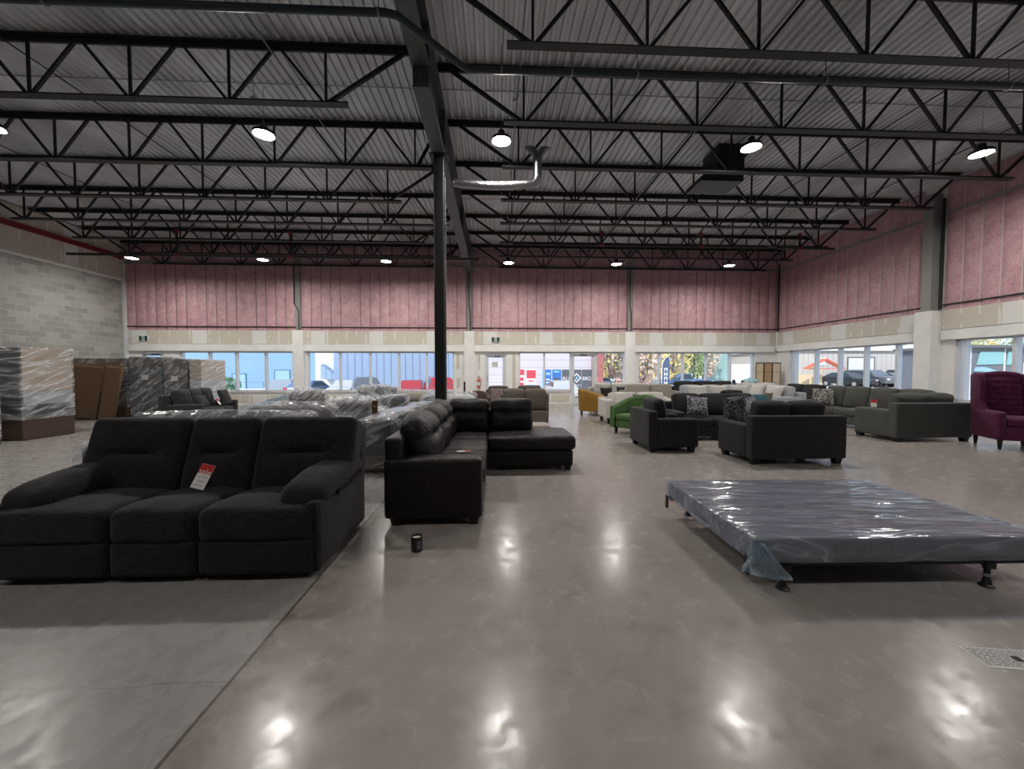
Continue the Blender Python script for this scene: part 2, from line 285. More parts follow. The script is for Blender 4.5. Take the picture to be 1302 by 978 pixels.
# ------------------------------------------------------------------ mesh helpers
class MB:
    def __init__(s): s.v = []; s.f = []
    def add(s, vs, fs, T=None):
        b = len(s.v)
        s.v += [tuple(T @ Vector(v)) if T is not None else tuple(v) for v in vs]
        s.f += [tuple(i + b for i in f) for f in fs]; return s
    def box(s, lo, hi, T=None):
        x0, y0, z0 = lo; x1, y1, z1 = hi
        return s.add([(x0,y0,z0),(x1,y0,z0),(x1,y1,z0),(x0,y1,z0),(x0,y0,z1),(x1,y0,z1),(x1,y1,z1),(x0,y1,z1)],
                     [(3,2,1,0),(4,5,6,7),(0,1,5,4),(1,2,6,5),(2,3,7,6),(3,0,4,7)], T)
    def prism(s, poly, y0, y1, T=None):
        """poly in (x,z), extruded along y"""
        n = len(poly)
        vs = [(x, y0, z) for x, z in poly] + [(x, y1, z) for x, z in poly]
        fs = [tuple(range(n)), tuple(range(2 * n - 1, n - 1, -1))] + [(i, i + n, (i + 1) % n + n, (i + 1) % n) for i in range(n)]
        return s.add(vs, fs, T)
    def bar(s, p, q, w, h=None, up=(0, 0, 1)):
        p, q = Vector(p), Vector(q); h = h or w; d = (q - p).normalized(); u = Vector(up)
        if abs(d.dot(u)) > .98: u = Vector((0, 1, 0))
        a = d.cross(u).normalized(); c = a.cross(d).normalized()
        vs = [e + a * i * w / 2 + c * j * h / 2 for e in (p, q) for i, j in ((-1,-1),(1,-1),(1,1),(-1,1))]
        return s.add(vs, [(0,1,2,3),(7,6,5,4),(0,4,5,1),(1,5,6,2),(2,6,7,3),(3,7,4,0)])
    def tube(s, pts, r, n=10, cap=True):
        pts = [Vector(p) for p in pts]; k = len(pts); rs = r if isinstance(r, (list, tuple)) else [r] * k
        vs = []; pu = None
        for i, p in enumerate(pts):
            d = (pts[min(i + 1, k - 1)] - pts[max(i - 1, 0)]).normalized()
            u = pu or (Vector((0, 0, 1)) if abs(d.z) < .9 else Vector((1, 0, 0)))
            a = d.cross(u).normalized(); c = a.cross(d).normalized(); pu = c
            vs += [p + (a * cos(t) + c * sin(t)) * rs[i] for t in [2 * pi * j / n for j in range(n)]]
        fs = [(i*n+j, i*n+(j+1)%n, (i+1)*n+(j+1)%n, (i+1)*n+j) for i in range(k-1) for j in range(n)]
        if cap: fs += [tuple(range(n-1, -1, -1)), tuple(range((k-1)*n, k*n))]
        return s.add(vs, fs)
    def lathe(s, prof, n=24, T=None):
        vs = [(r * cos(2*pi*j/n), r * sin(2*pi*j/n), z) for r, z in prof for j in range(n)]
        k = len(prof)
        fs = [(i*n+j, i*n+(j+1)%n, (i+1)*n+(j+1)%n, (i+1)*n+j) for i in range(k-1) for j in range(n)]
        fs += [tuple(range(n-1, -1, -1)), tuple(range((k-1)*n, k*n))]
        return s.add(vs, fs, T)
    def grid(s, fn, nu, nv, T=None):
        vs = [fn(i / nu, j / nv) for i in range(nu + 1) for j in range(nv + 1)]; w = nv + 1
        return s.add(vs, [(i*w+j, (i+1)*w+j, (i+1)*w+j+1, i*w+j+1) for i in range(nu) for j in range(nv)], T)
    def pad(s, size, r=.04, puff=(0, 0, 0), T=None, n=8, fn=None):
        """soft rounded box of full size `size` centred at the origin, faces bulged by puff"""
        h = [a / 2 for a in size]; r = min(r, min(h) * .98)
        def ts(hh):
            inner = hh - r; e = [inner + r * q for q in (.0, .35, .7, 1.0)]
            mid = [(-1 + 2 * i / n) * inner for i in range(1, n)]
            return [-x for x in reversed(e)] + mid + e
        T3 = [ts(x) for x in h]; vs = []; fs = []
        for ax in range(3):
            o = [i for i in range(3) if i != ax]
            for sg in (-1, 1):
                U, V = T3[o[0]], T3[o[1]]; base = len(vs)
                for u in U:
                    for v in V:
                        p = [0, 0, 0]; p[ax] = sg * h[ax]; p[o[0]] = u; p[o[1]] = v; vs.append(p)
                w = len(V); flip = (sg > 0) == (ax != 1)
                for i in range(len(U) - 1):
                    for j in range(len(V) - 1):
                        q = (base+i*w+j, base+(i+1)*w+j, base+(i+1)*w+j+1, base+i*w+j+1)
                        fs.append(q if flip else q[::-1])
        out = []
        for p in vs:
            q = [max(-(h[i] - r), min(h[i] - r, p[i])) for i in range(3)]
            d = Vector([p[i] - q[i] for i in range(3)])
            if d.length > 1e-9: d.normalize()
            w = [q[i] + d[i] * r for i in range(3)]
            c = [w[i] / h[i] for i in range(3)]
            res = list(w)
            for ax in range(3):
                if puff[ax]:
                    o = [i for i in range(3) if i != ax]
                    res[ax] = w[ax] * (1 + puff[ax] / h[ax] * max(0, 1 - c[o[0]]**2) * max(0, 1 - c[o[1]]**2))
            if fn: res = fn(Vector(res), c)
            out.append(tuple(res))
        return s.add(out, fs, T)
    def build(s, name, mat, parent=None, smooth=False, merge=True, loc=None):
        me = bpy.data.meshes.new(name); me.from_pydata(s.v, [], s.f); me.update()
        bm = bmesh.new(); bm.from_mesh(me)
        if merge: bmesh.ops.remove_doubles(bm, verts=bm.verts, dist=1e-5)
        bmesh.ops.recalc_face_normals(bm, faces=bm.faces)
        if smooth:
            for f in bm.faces: f.smooth = True
            for e in bm.edges:
                if len(e.link_faces) == 2 and e.calc_face_angle(0) > R(38 if smooth is True else smooth): e.smooth = False
        bm.to_mesh(me); bm.free()
        me.materials.append(mat)
        o = bpy.data.objects.new(name, me); COL.objects.link(o)
        if parent is not None: o.parent = parent
        if loc: o.location = loc
        return o
def T(x=0, y=0, z=0, rx=0, ry=0, rz=0):
    return Matrix.Translation((x, y, z)) @ Euler((rx, ry, rz)).to_matrix().to_4x4()
def tag(o, label, cat, group=None, kind=None):
    o['label'] = label; o['category'] = cat
    if group: o['group'] = group
    if kind: o['kind'] = kind
    return o
def thing(name, label, cat, loc=(0, 0, 0), rz=0, group=None, kind=None):
    o = bpy.data.objects.new(name, None); COL.objects.link(o); o.empty_display_size = .2
    o.location = loc; o.rotation_euler = (0, 0, rz)
    return tag(o, label, cat, group, kind)
def struct(o, label=None):
    o['kind'] = 'structure'
    if label: o['label'] = label
    return o
def sempty(name, label=None):
    o = bpy.data.objects.new(name, None); COL.objects.link(o); return struct(o, label)
def copy_tree(o, label=None, loc=None, rz=None, parent=None):
    c = o.copy(); COL.objects.link(c)
    if parent is not None: c.parent = parent
    if label: c['label'] = label
    if loc is not None: c.location = loc
    if rz is not None: c.rotation_euler = (0, 0, rz)
    for ch in [x for x in bpy.data.objects if x.parent == o]: copy_tree(ch, parent=c)
    return c
def nz(v, sc=1.0, seed=0.0): return noise.noise(Vector(v) * sc + Vector((seed, seed * 1.7, -seed)))
def text_obj(body, size, mat, parent, M4, name='lettering', extrude=.0006):
    cu = bpy.data.curves.new(name, 'FONT'); cu.body = body; cu.size = size; cu.align_x = 'CENTER'; cu.align_y = 'CENTER'; cu.extrude = extrude
    tmp = bpy.data.objects.new(name, cu); COL.objects.link(tmp)
    dg = bpy.context.evaluated_depsgraph_get()
    me = bpy.data.meshes.new_from_object(tmp.evaluated_get(dg)); bpy.data.objects.remove(tmp)
    me.materials.clear(); me.materials.append(mat); me.transform(M4)
    o = bpy.data.objects.new(name, me); COL.objects.link(o); o.parent = parent; return o
# ------------------------------------------------------------------ room shell
YB, XR, XL, YF, ZD = 16.9, 12.75, -15.4, -7.0, 6.80
fl = MB().box((XL - .3, YF - .3, -.3), (XR + .3, YB + .3, 0)).build('floor', M['floor'])
struct(fl, 'polished grey concrete floor with a saw cut joint')

# corrugated roof deck, flutes running towards the far wall
prof = []; x = XL - .25
while x < XR + .3:
    prof += [(x, ZD), (x + .052, ZD), (x + .072, ZD + .04), (x + .132, ZD + .04)]; x += .152
mb = MB(); seg = [YF - .3, 0.2, 7.56, 12.2, YB + .3]
for a, b2 in zip(seg, seg[1:]):
    dz = .003 * (seg.index(a) % 2)
    n = len(prof); base = len(mb.v)
    mb.v += [(px, a, pz + dz) for px, pz in prof] + [(px, b2, pz + dz) for px, pz in prof]
    mb.f += [(base + i, base + i + 1, base + n + i + 1, base + n + i) for i in range(n - 1)]
ceil = mb.build('ceiling', M['deck'], merge=False); struct(ceil, 'corrugated grey metal roof deck')
lap = MB()
for yy in (7.56, 12.2): lap.box((XL, yy - .012, ZD - .006), (XR, yy + .012, ZD - .001))
lap.build('seam', M['galv'], ceil)
MB().box((XL - .3, YF - .3, ZD + .06), (XR + .3, YB + .3, ZD + .3)).build('roof_board', M['drywall'], ceil)

def wall_segments(mb, a0, a1, ztop, openings, mk):
    cur = a0
    for o0, o1, z0, z1 in sorted(openings):
        if o0 > cur: mk(mb, cur, o0, 0, ztop)
        if z0 > 0: mk(mb, o0, o1, 0, z0)
        if z1 < ztop: mk(mb, o0, o1, z1, ztop)
        cur = o1
    if cur < a1: mk(mb, cur, a1, 0, ztop)
ob = [(-14.85, -13.95, 0, 2.28), (-13.28, -8.62, .59, 2.28), (-8.03, -1.78, .59, 2.28), (-.42, .50, 0, 2.22),
      (1.07, 3.38, .59, 2.28), (3.38, 4.50, 0, 2.28), (4.50, 5.79, .59, 2.28), (6.39, 11.72, .59, 2.28)]
orr = [(10.95, 16.15, .62, 2.33), (3.4, 10.15, .62, 2.33)]
ZT = ZD + .05
mb = MB(); wall_segments(mb, XL - .3, XR + .3, ZT, ob, lambda m, a, b, z0, z1: m.box((a, YB, z0), (b, YB + .3, z1)))
wall_back = struct(mb.build('wall_back', M['paint']), 'window wall with pink insulation above white painted header')
mb = MB(); wall_segments(mb, YF, YB, ZT, orr, lambda m, a, b, z0, z1: m.box((XR, a, z0), (XR + .3, b, z1)))
wall_right = struct(mb.build('wall_right', M['paint']), 'side window wall with pink insulation above white painted header')
wall_left = struct(MB().box((XL - .3, YF, 0), (XL, YB, ZT)).build('wall_left', M['block']), 'bare grey concrete block wall under tan drywall')
wall_front = struct(MB().box((XL - .3, YF - .3, 0), (XR + .3, YF, ZT)).build('wall_front', M['block']), 'plain block wall behind the showroom')

def insul_panel(parent, a0, a1, z0, z1, axis, sign_pos):
    """one bay of pink batts under clear poly; bulging between studs every 0.40 m"""
    w = a1 - a0; ns = max(1, round(w / .405)); nu = ns * 6; nv = max(3, int((z1 - z0) / .14)); sd = a0 * 1.3 + z0
    def pos(a, z, d):
        return (a, YB - d, z) if axis == 'x' else (XR - d, a, z)
    def fn(u, v):
        ph = abs(sin(pi * u * ns)); a = a0 + u * w; z = z0 + v * (z1 - z0)
        edge = min(1, 6 * min(v, 1 - v) + .15)
        d = .03 + .045 * ph ** .6 * edge + .022 * nz((a * 2.2, z * 2.6, 0), 1, sd) * ph + .010 * nz((a, z, 0), 7, sd)
        return pos(a, z, max(.02, d))
    MB().grid(fn, nu, nv).build('insulation_panel', M['insul'], parent, smooth=80)
    mb = MB()
    for i in range(ns + 1):
        a = a0 + w * i / ns
        if axis == 'x' and (i * 7 + int(abs(a0) * 10)) % 5 == 2: continue
        p = pos(a - .012, z0 + .01, .02); q = pos(a + .012, z1 - .01, .046 + .004 * (i % 2))
        mb.box(tuple(min(p[k], q[k]) for k in range(3)), tuple(max(p[k], q[k]) for k in range(3)))
    mb.build('seam', M['stud' if axis == 'x' and z0 < 5 else 'studlight'], parent)
colx = [-8.32, -1.09, 5.96]
bays = [(XL + .06, colx[0] - .12), (colx[0] + .12, colx[1] - .12), (colx[1] + .12, colx[2] - .12), (colx[2] + .12, XR - .08)]
for a, b in bays:
    insul_panel(wall_back, a, b, 3.17, 5.90, 'x', 0); insul_panel(wall_back, a, b, 5.99, 6.74, 'x', 0)
    MB().box((a, YB - .085, 3.30), (b, YB - .03, 3.335)).build('sealant_bead', M['tape_black'], wall_back)
    MB().box((a + .1, YB - .07, 2.60), (b - .1, YB - .001, 3.16)).build('drywall_band', M['drywall'], wall_back)
    MB().box((a + .1, YB - .11, 2.30), (b - .1, YB - .001, 2.585)).build('header_trim', M['paint'], wall_back)
MB().box((XL, YB - .10, 5.90), (XR, YB - .001, 5.99)).build('steel_rail', M['railgrey'], wall_back)
for i, cx in enumerate(colx):
    MB().box((cx - .22, YB - .16, 0), (cx + .22, YB - .001, 3.17)).build('column_casing', M['paint'], wall_back)
    MB().box((cx - .1, YB - .10, 3.17), (cx + .1, YB - .001, 6.7)).build('steel_post', M['railgrey'], wall_back)
    zig = [(cx + .04, YB - .11, 3.2), (cx + .04, YB - .11, 4.0), (cx - (.14 if i == 0 else .02), YB - .11, 4.3), (cx - (.14 if i == 0 else .02), YB - .11, 5.95)]
    MB().tube(zig, .022, 8).build('sealant_bead', M['tape_black'], wall_back)
MB().box((XL, YB - .13, 0), (XL + .1, YB - .001, 6.1)).build('corner_post', M['trimwhite'], wall_back)
MB().box((XR - .1, YB - .13, 2.4), (XR - .001, YB - .001, 3.2)).build('corner_post', M['paint'], wall_back)
MB().tube([(XR - .08, YB - .12, 3.2), (XR - .08, YB - .12, 6.2)], .03, 8).build('sealant_bead', M['tape_black'], wall_back)
# taped joints on the bare board beside the entrance and under the sills
for x0, x1, z0, z1 in [(-1.66, -1.5, 1.55, 2.2), (-1.66, -1.5, .7, 1.15), (-.72, -.64, 1.5, 2.15), (.78, .92, .1, 2.2)]:
    MB().box((x0, YB - .006, z0), (x1, YB - .0005, z1)).build('joint_patch', M['drywall'], wall_back)
for a, b in [(-13.2, -8.7), (-7.9, -1.9), (1.15, 3.3), (6.5, 11.6)]:
    MB().box((a, YB - .012, .1), (b, YB - .0005, .42)).build('drywall_band', M['drywall'], wall_back)
# right wall dressing
rb = [(11.02, YB - .1), (3.6, 10.42)]
for a, b in rb:
    insul_panel(wall_right, a, b, 3.17, 5.86, 'y', 0); insul_panel(wall_right, a, b, 5.94, 6.74, 'y', 0)
    MB().box((XR - .085, a, 3.30), (XR - .03, b, 3.335)).build('sealant_bead', M['tape_black'], wall_right)
    MB().box((XR - .07, a, 2.62), (XR - .001, b, 3.16)).build('drywall_band', M['drywall'], wall_right)
    MB().box((XR - .11, a, 2.33), (XR - .001, b, 2.60)).build('header_trim', M['paint'], wall_right)
MB().box((XR - .10, YF, 5.86), (XR - .001, YB - .1, 5.94)).build('steel_rail', M['railgrey'], wall_right)
MB().box((XR - .34, 10.48, 0), (XR - .001, 10.92, 3.17)).build('column_casing', M['paint'], wall_right)
MB().box((XR - .26, 10.58, 3.17), (XR - .001, 10.84, 6.5)).build('steel_post', M['railgrey'], wall_right)
MB().tube([(XR - .12, 10.44, 3.2), (XR - .12, 10.44, 6.3)], .035, 8).build('sealant_bead', M['tape_black'], wall_right)
insul_panel(wall_right, -6.5, 3.3, 3.17, 5.86, 'y', 0)
# left wall: tan board above the block, taped joints, ragged foam line, red ledger
MB().box((XL, YF, 5.24), (XL + .04, YB - .13, 6.76)).build('drywall_band', M['drywall'], wall_left)
for yy in [1.0, 3.4, 5.9, 8.3, 10.6, 12.9, 15.2]:
    MB().box((XL + .04, yy - .09, 5.26), (XL + .046, yy + .09, 6.75)).build('joint_patch', M['seamwhite'], wall_left)
mb = MB(); n = 160
mb.grid(lambda u, v: (XL + .02 + .05 * sin(pi * v), YF + u * (YB - .14 - YF), 5.17 + .15 * v + (.035 * nz((u * 120, v * 3, 0)) if v < .5 else .02 * nz((u * 90, 5, 0)))), n, 4)
mb.build('foam_bead', M['foam'], wall_left, smooth=80)
MB().bar((XL + .12, YF, 6.12), (XL + .12, YB - .2, 6.12), .10, .16).build('ledger_angle', M['redprimer'], wall_left)

# ------------------------------------------------------------------ windows and doors
wn = 0
def window(axis, a0, a1, z0, z1, mull, label):
    global wn; wn += 1
    e = sempty('window_%d' % wn, label)
    f = MB(); t = .05
    def bx(m, p0, p1, q0, q1, d0, d1):
        if axis == 'x': m.box((p0, YB + d0, q0), (p1, YB + d1, q1))
        else: m.box((XR + d0, p0, q0), (XR + d1, p1, q1))
    for p in (a0, a1 - t): bx(f, p, p + t, z0, z1, .06, .2)
    bx(f, a0, a1, z0, z0 + t, .06, .2); bx(f, a0, a1, z1 - t, z1, .06, .2)
    for mx in mull: bx(f, mx - .035, mx + .035, z0 + t, z1 - t, .03, .2)
    f.build('window_frame', M['trimwhite'], e)
    g = MB(); bx(g, a0 + t, a1 - t, z0 + t, z1 - t, .12, .128); g.build('window_glass', M['glass'], e)
    s = MB(); bx(s, a0 - .02, a1 + .02, z0 - .03, z0, -.06, .06); s.build('window_sill', M['paint'], e)
window('x', -13.28, -8.62, .59, 2.28, [-12.1, -11.0, -9.78], 'four pane window facing the blue warehouse')
window('x', -8.03, -1.78, .59, 2.28, [-6.66, -5.38, -4.15, -2.95], 'five pane window facing the ribbed blue wall')
window('x', 1.07, 3.38, .59, 2.28, [2.19], 'two pane window facing the shop posters')
window('x', 4.50, 5.79, .59, 2.28, [], 'narrow window pane facing a brick pier')
window('x', 6.39, 11.72, .59, 2.28, [7.36, 8.45, 9.53, 10.62], 'five pane window facing the trees')
window('y', 10.95, 16.15, .62, 2.33, [11.74, 12.79, 13.8, 14.86, 15.92], 'side window with blue lit mullions facing parked cars')
window('y', 3.4, 10.15, .62, 2.33, [5.2, 6.9, 8.95, 9.98], 'side window facing the dark glazed building')
dn = 0
def door(a0, a1, z1, label):
    global dn; dn += 1
    e = sempty('door_%d' % dn, label); f = MB(); t = .06
    f.box((a0, YB + .04, 0), (a0 + t, YB + .2, z1)).box((a1 - t, YB + .04, 0), (a1, YB + .2, z1)).box((a0 + t, YB + .04, z1 - t), (a1 - t, YB + .2, z1))
    f.build('door_frame', M['trimwhite'], e)
    l = MB(); s = .09; b0, b1 = a0 + t + .004, a1 - t - .004
    l.box((b0, YB + .08, .01), (b0 + s, YB + .13, z1 - t - .01)).box((b1 - s, YB + .08, .01), (b1, YB + .13, z1 - t - .01))
    l.box((b0 + s, YB + .08, .01), (b1 - s, YB + .13, .26)).box((b0 + s, YB + .08, z1 - t - .12), (b1 - s, YB + .13, z1 - t - .01))
    lf = l.build('door_leaf', M['trimwhite'], e)
    MB().box((b0 + s, YB + .10, .26), (b1 - s, YB + .108, z1 - t - .12)).build('door_glass', M['glass'], lf)
    MB().tube([(b0 + .05, YB + .08, 1.0), (b0 + .05, YB + .03, 1.0), (b0 + .05, YB + .03, 1.25), (b0 + .05, YB + .08, 1.25)], .012, 8).build('door_handle', M['galv'], lf)
    MB().box((b0 + .35, YB + .02, z1 - .16), (b0 + .62, YB + .08, z1 - .10)).build('door_closer', M['galv'], lf)
    return e
door(-14.85, -13.95, 2.28, 'glazed door behind the wrapped cartons')
d2 = door(-.42, .50, 2.22, 'single glazed door below the central exit sign')
MB().box((-.12, YB + .094, 1.62), (.14, YB + .0985, 1.86)).build('notice', M['paper'], d2)
door(3.38, 4.50, 2.28, 'full height glazed door behind the mustard chair')

def baseboard(): pass
# ------------------------------------------------------------------ exit signs
def exit_sign(x, z, label):
    t = thing('exit_sign', label, 'exit sign', (x, YB - .072, z), 0, 'green exit signs')
    MB().pad((.36, .05, .24), .012, T=T(0, -.025, 0), n=2).build('housing', M['trimwhite'], t, smooth=True)
    MB().box((-.165, -.056, -.095), (-.06, -.0505, .095)).build('face_panel', M['signgreen'], t)
    MB().box((.06, -.056, -.095), (.165, -.0505, .095)).build('face_panel', M['signgreen'], t)
    m = MB()   # running figure
    m.lathe([(.0, -.002), (.017, -.002), (.017, .002), (0, .002)], 14, T(.01, -.056, .062, R(90)))
    for p, q, w in [((0, 0, .045), (-.008, 0, -.012), .026), ((0, 0, .04), (.034, 0, .018), .011), ((.034, 0, .018), (.05, 0, .034), .010), ((-.002, 0, .04), (-.035, 0, .028), .011),
                    ((-.008, 0, -.01), (.022, 0, -.035), .014), ((.022, 0, -.035), (.012, 0, -.08), .012), ((-.008, 0, -.01), (-.026, 0, -.045), .014), ((-.026, 0, -.045), (-.056, 0, -.05), .012)]:
        m.bar((p[0], -.056, p[2]), (q[0], -.056, q[2]), .004, w, up=(0, 0, 1))
    m.build('running_figure', M['signgreen'], t)
exit_sign(-14.62, 2.82, 'green and white exit sign near the block wall corner')
exit_sign(.04, 2.82, 'green and white exit sign above the single glazed door')

# ------------------------------------------------------------------ roof steel
XB = -1.1
def ibeam(name, y0, y1, z0, z1, bf, mat, label):
    h = z1 - z0; w = bf / 2; tf, tw = .022, .008
    poly = [(-w, z0), (w, z0), (w, z0 + tf), (tw, z0 + tf), (tw, z1 - tf), (w, z1 - tf), (w, z1), (-w, z1), (-w, z1 - tf), (-tw, z1 - tf), (-tw, z0 + tf), (-w, z0 + tf)]
    o = MB().prism(poly, y0, y1, T(XB)).build(name, mat); return struct(o, label)
ibeam('roof_beam', YF, 5.98, 6.02, 6.66, .26, M['beamgrey'], 'shallower grey steel roof beam running overhead towards the column')
deep = ibeam('roof_beam', 6.0, YB - .12, 5.72, 6.66, .26, M['beamgrey'], 'deep grey steel roof beam resting on the black column')
for yy in (6.0, 7.9, 12.4):
    MB().box((XB - .12, yy - .008, 5.745), (XB - .01, yy + .008, 6.63)).build('stiffener', M['beamgrey'], deep)
    MB().box((XB + .01, yy - .008, 5.745), (XB + .12, yy + .008, 6.63)).build('stiffener', M['beamgrey'], deep)
col = MB().pad((.205, .205, 5.70), .02, T=T(XB, 7.9, 2.85), n=2).build('steel_column', M['blacksteel'], smooth=True)
struct(col, 'tall black square steel column behind the leather sectional')
MB().box((XB - .18, 7.74, 5.70), (XB + .18, 8.06, 5.72)).build('cap_plate', M['blacksteel'], col)
MB().tube([(XB + .118, 7.86, .05), (XB + .118, 7.86, 3.4), (XB + .118, 7.86, 5.3)], .013, 8).build('conduit', M['galv'], col)
MB().box((XB + .108, 7.83, 4.3), (XB + .15, 7.89, 4.36)).build('conduit_clip', M['galv'], col)

ZT0, ZT1, ZB0, ZB1 = 6.68, 6.785, 5.84, 5.90
def tee(x0, x1, z0, z1, w, flip):
    t = .009; g = .007
    if not flip:   # bottom chord, flat side down
        poly = [(-w, z0), (w, z0), (w, z0 + t), (g + t, z0 + t), (g + t, z1), (-g - t, z1), (-g - t, z0 + t), (-w, z0 + t)]
    else:
        poly = [(-w, z1), (w, z1), (w, z1 - t), (g + t, z1 - t), (g + t, z0), (-g - t, z0), (-g - t, z1 - t), (-w, z1 - t)]
    return MB().prism(poly, x0, x1, Matrix.Rotation(R(-90), 4, 'Z'))   # local y -> world x
def make_joist(side, cut0, cut1, label):
    """open web joist in local coords: x along the span, y = 0, absolute heights"""
    X0, X1 = (XL + .15, XB - .02) if side == 'L' else (XB + .02, XR - .12)
    t = thing('roof_joist', label, 'roof joist', (0, 0, 0), 0, 'open web roof joists')
    tee(X0, X1, ZT0, ZT1, .075, True).build('top_chord', M['chordsteel'], t)
    b0, b1 = X0 + cut0, X1 - cut1
    tee(b0, b1, ZB0, ZB1, .070, False).build('bottom_chord', M['chordsteel'], t)
    step = 1.5; n = round((b1 - b0 - .7) / step); st = (b1 - b0 - .7) / n
    pts = [b0 + .35 + i * st for i in range(n + 1)]
    def strut(p, q, w): MB().bar((p[0], 0, p[1]), (q[0], 0, q[1]), w, w).build('web_strut', M['blacksteel'], t)
    zb, zt = ZB0 + .035, ZT1 - .05
    for i, px in enumerate(pts):
        strut((px, zb), (px, zt), .034)
        left = px - st / 2 if i > 0 else max(X0 + .06, px - 1.35); right = px + st / 2 if i < n else min(X1 - .06, px + 1.35)
        strut((px - .04, zb), (left + .04, zt), .042 if i else .055); strut((px + .04, zb), (right - .04, zt), .042 if i < n else .055)
    return t
ordn = ['nearest', 'second', 'third', 'fourth', 'fifth', 'sixth', 'seventh', 'eighth']
LY = [6.65, 8.62, 10.32, 11.95, 13.55, 15.15, 16.62]; RY = [5.35, 6.98, 8.48, 10.1, 11.67, 13.4, 15.0, 16.55]
for side, ys, cuts in (('L', LY, [(1.3, 1.3), (1.3, .25)]), ('R', RY, [(1.25, .75)])):
    protos = [make_joist(side, c[0], c[1], 'x') for c in cuts]; used = set()
    for i, y in enumerate(ys):
        pi_ = (1 if i % 2 == 1 else 0) if side == 'L' else 0
        where = 'between block wall and beam' if side == 'L' else 'between beam and side windows'
        lab = 'black roof joist %s, %s from the camera' % (where, ordn[i]) if i < len(ys) - 1 else 'black roof joist %s, against the pink wall' % where
        o = protos[pi_] if pi_ not in used else copy_tree(protos[pi_])
        used.add(pi_); o.location = (0, y, 0); o['label'] = lab
# joists above and behind the camera, out of the frame but throwing the same light and shade
for side, y in (('L', 4.45), ('R', 3.7), ('L', 2.7), ('R', 2.0)):
    X0, X1 = (XL + .15, XB - .02) if side == 'L' else (XB + .02, XR - .12)
    o = tee(X0, X1, ZT0, ZT1, .075, True).build('roof_purlin', M['chordsteel']); o.location = (0, y, 0)
    struct(o, 'black steel roof purlin overhead')

# bridging rods and conduits running along the room
def rod(x, y0, y1, z, r, label, mat='galv', coup=True, dx=0.0):
    t = thing('roof_conduit', label, 'conduit', (x, y0, z), 0, 'thin conduits along the roof')
    MB().tube([(0, 0, 0), (dx * .5, (y1 - y0) / 2, 0), (dx, y1 - y0, 0)], r, 8).build('pipe', M[mat], t, smooth=True)
    if coup:
        k = int((y1 - y0) / 3.0)
        for i in range(1, k + 1):
            yy = (y1 - y0) * i / (k + 1)
            MB().tube([(dx * i / (k + 1), yy - .05, 0), (dx * i / (k + 1), yy + .05, 0)], r * 1.7, 10).build('coupling', M[mat], t, smooth=True)
    return t
rod(-3.60, YF + .1, 16.0, 6.62, .014, 'thin roof conduit with couplings, first from the beam towards the block wall')
rod(-7.65, YF + .1, 16.0, 6.62, .012, 'thin dark roof rod, second from the beam towards the block wall', 'blacksteel', False)
rod(-11.3, YF + .1, 16.0, 6.62, .012, 'thin dark roof rod nearest the block wall', 'blacksteel', False)
rod(.44, YF + .1, 16.0, 6.62, .014, 'thin grey roof conduit beside the main beam, passing the central lamp')
rod(4.25, YF + .1, 16.0, 6.62, .014, 'thin grey roof conduit passing over the suspended heater')
rod(4.33, YF + .1, 16.0, 6.62, .010, 'second thin roof conduit of the pair over the suspended heater', 'galv', False)
rod(8.3, YF + .1, 16.0, 6.62, .012, 'thin dark roof rod between the heater and the side windows', 'blacksteel', False)
rod(11.0, YF + .1, 16.0, 6.62, .012, 'thin dark roof rod nearest the side windows', 'blacksteel', False)

# large dark pipe that jogs round the beam, with hangers
t = thing('roof_pipe', 'large dark blue pipe jogging under the roof beam', 'pipe')
MB().tube([(XL + .2, 4.6, 5.49), (-1.22, 4.55, 5.49), (-1.1, 4.58, 5.49), (-.42, 5.28, 5.49), (-.32, 5.33, 5.49), (XR - .2, 5.27, 5.49)], .042, 14).build('pipe', M['tealpipe'], t, smooth=50)
for hx, hy in [(-8.3, 4.58), (-4.9, 4.57), (-1.3, 4.55), (.1, 5.33), (1.05, 5.32), (1.95, 5.32), (4.6, 5.3), (7.3, 5.3)]:
    h = MB(); h.tube([(hx, hy, 5.53), (hx, hy, 5.835 if hy > 5 else 6.02 if hx > -2 else ZD)], .006, 6)
    hg = h.build('hanger_rod', M['galv'], t)
    MB().tube([(hx - .012, hy, 5.49), (hx + .012, hy, 5.49)], .050, 14).build('pipe_clamp', M['galv'], hg, smooth=True)
# sprinkler line near the far end with red drop fittings
def sprinkler(x0, x1, y, z, drops, label, dz=.5):
    t = thing('ceiling_sprinkler_pipe', label, 'sprinkler pipe', (0, y, z), 0, 'sprinkler branch pipes')
    MB().tube([(x0, 0, 0), (x1, 0, 0)], .04, 12).build('pipe', M['blacksteel'], t, smooth=True)
    for dx in drops:
        MB().tube([(dx, 0, 0), (dx, 0, dz)], .035, 10).build('riser', M['blacksteel'], t, smooth=True)
        MB().tube([(dx, 0, dz - .03), (dx, 0, dz + .09)], .055, 10).build('red_fitting', M['redprimer'], t, smooth=True)
        MB().tube([(dx - .08, 0, 0), (dx + .08, 0, 0)], .052, 10).build('red_coupling', M['redprimer'], t, smooth=True)
sprinkler(-13.3, -.5, 12.75, 5.10, [-10.0, -6.5], 'black sprinkler pipe with red risers towards the block wall', .7)
sprinkler(.6, 9.2, 12.75, 5.62, [3.55, 6.9], 'black sprinkler pipe with red fittings towards the side windows', .35)
for x0 in (10.2,):
    sprinkler(9.4, 11.4, 12.6, 5.55, [10.2], 'short black sprinkler pipe with one red fitting near the side windows', .4)

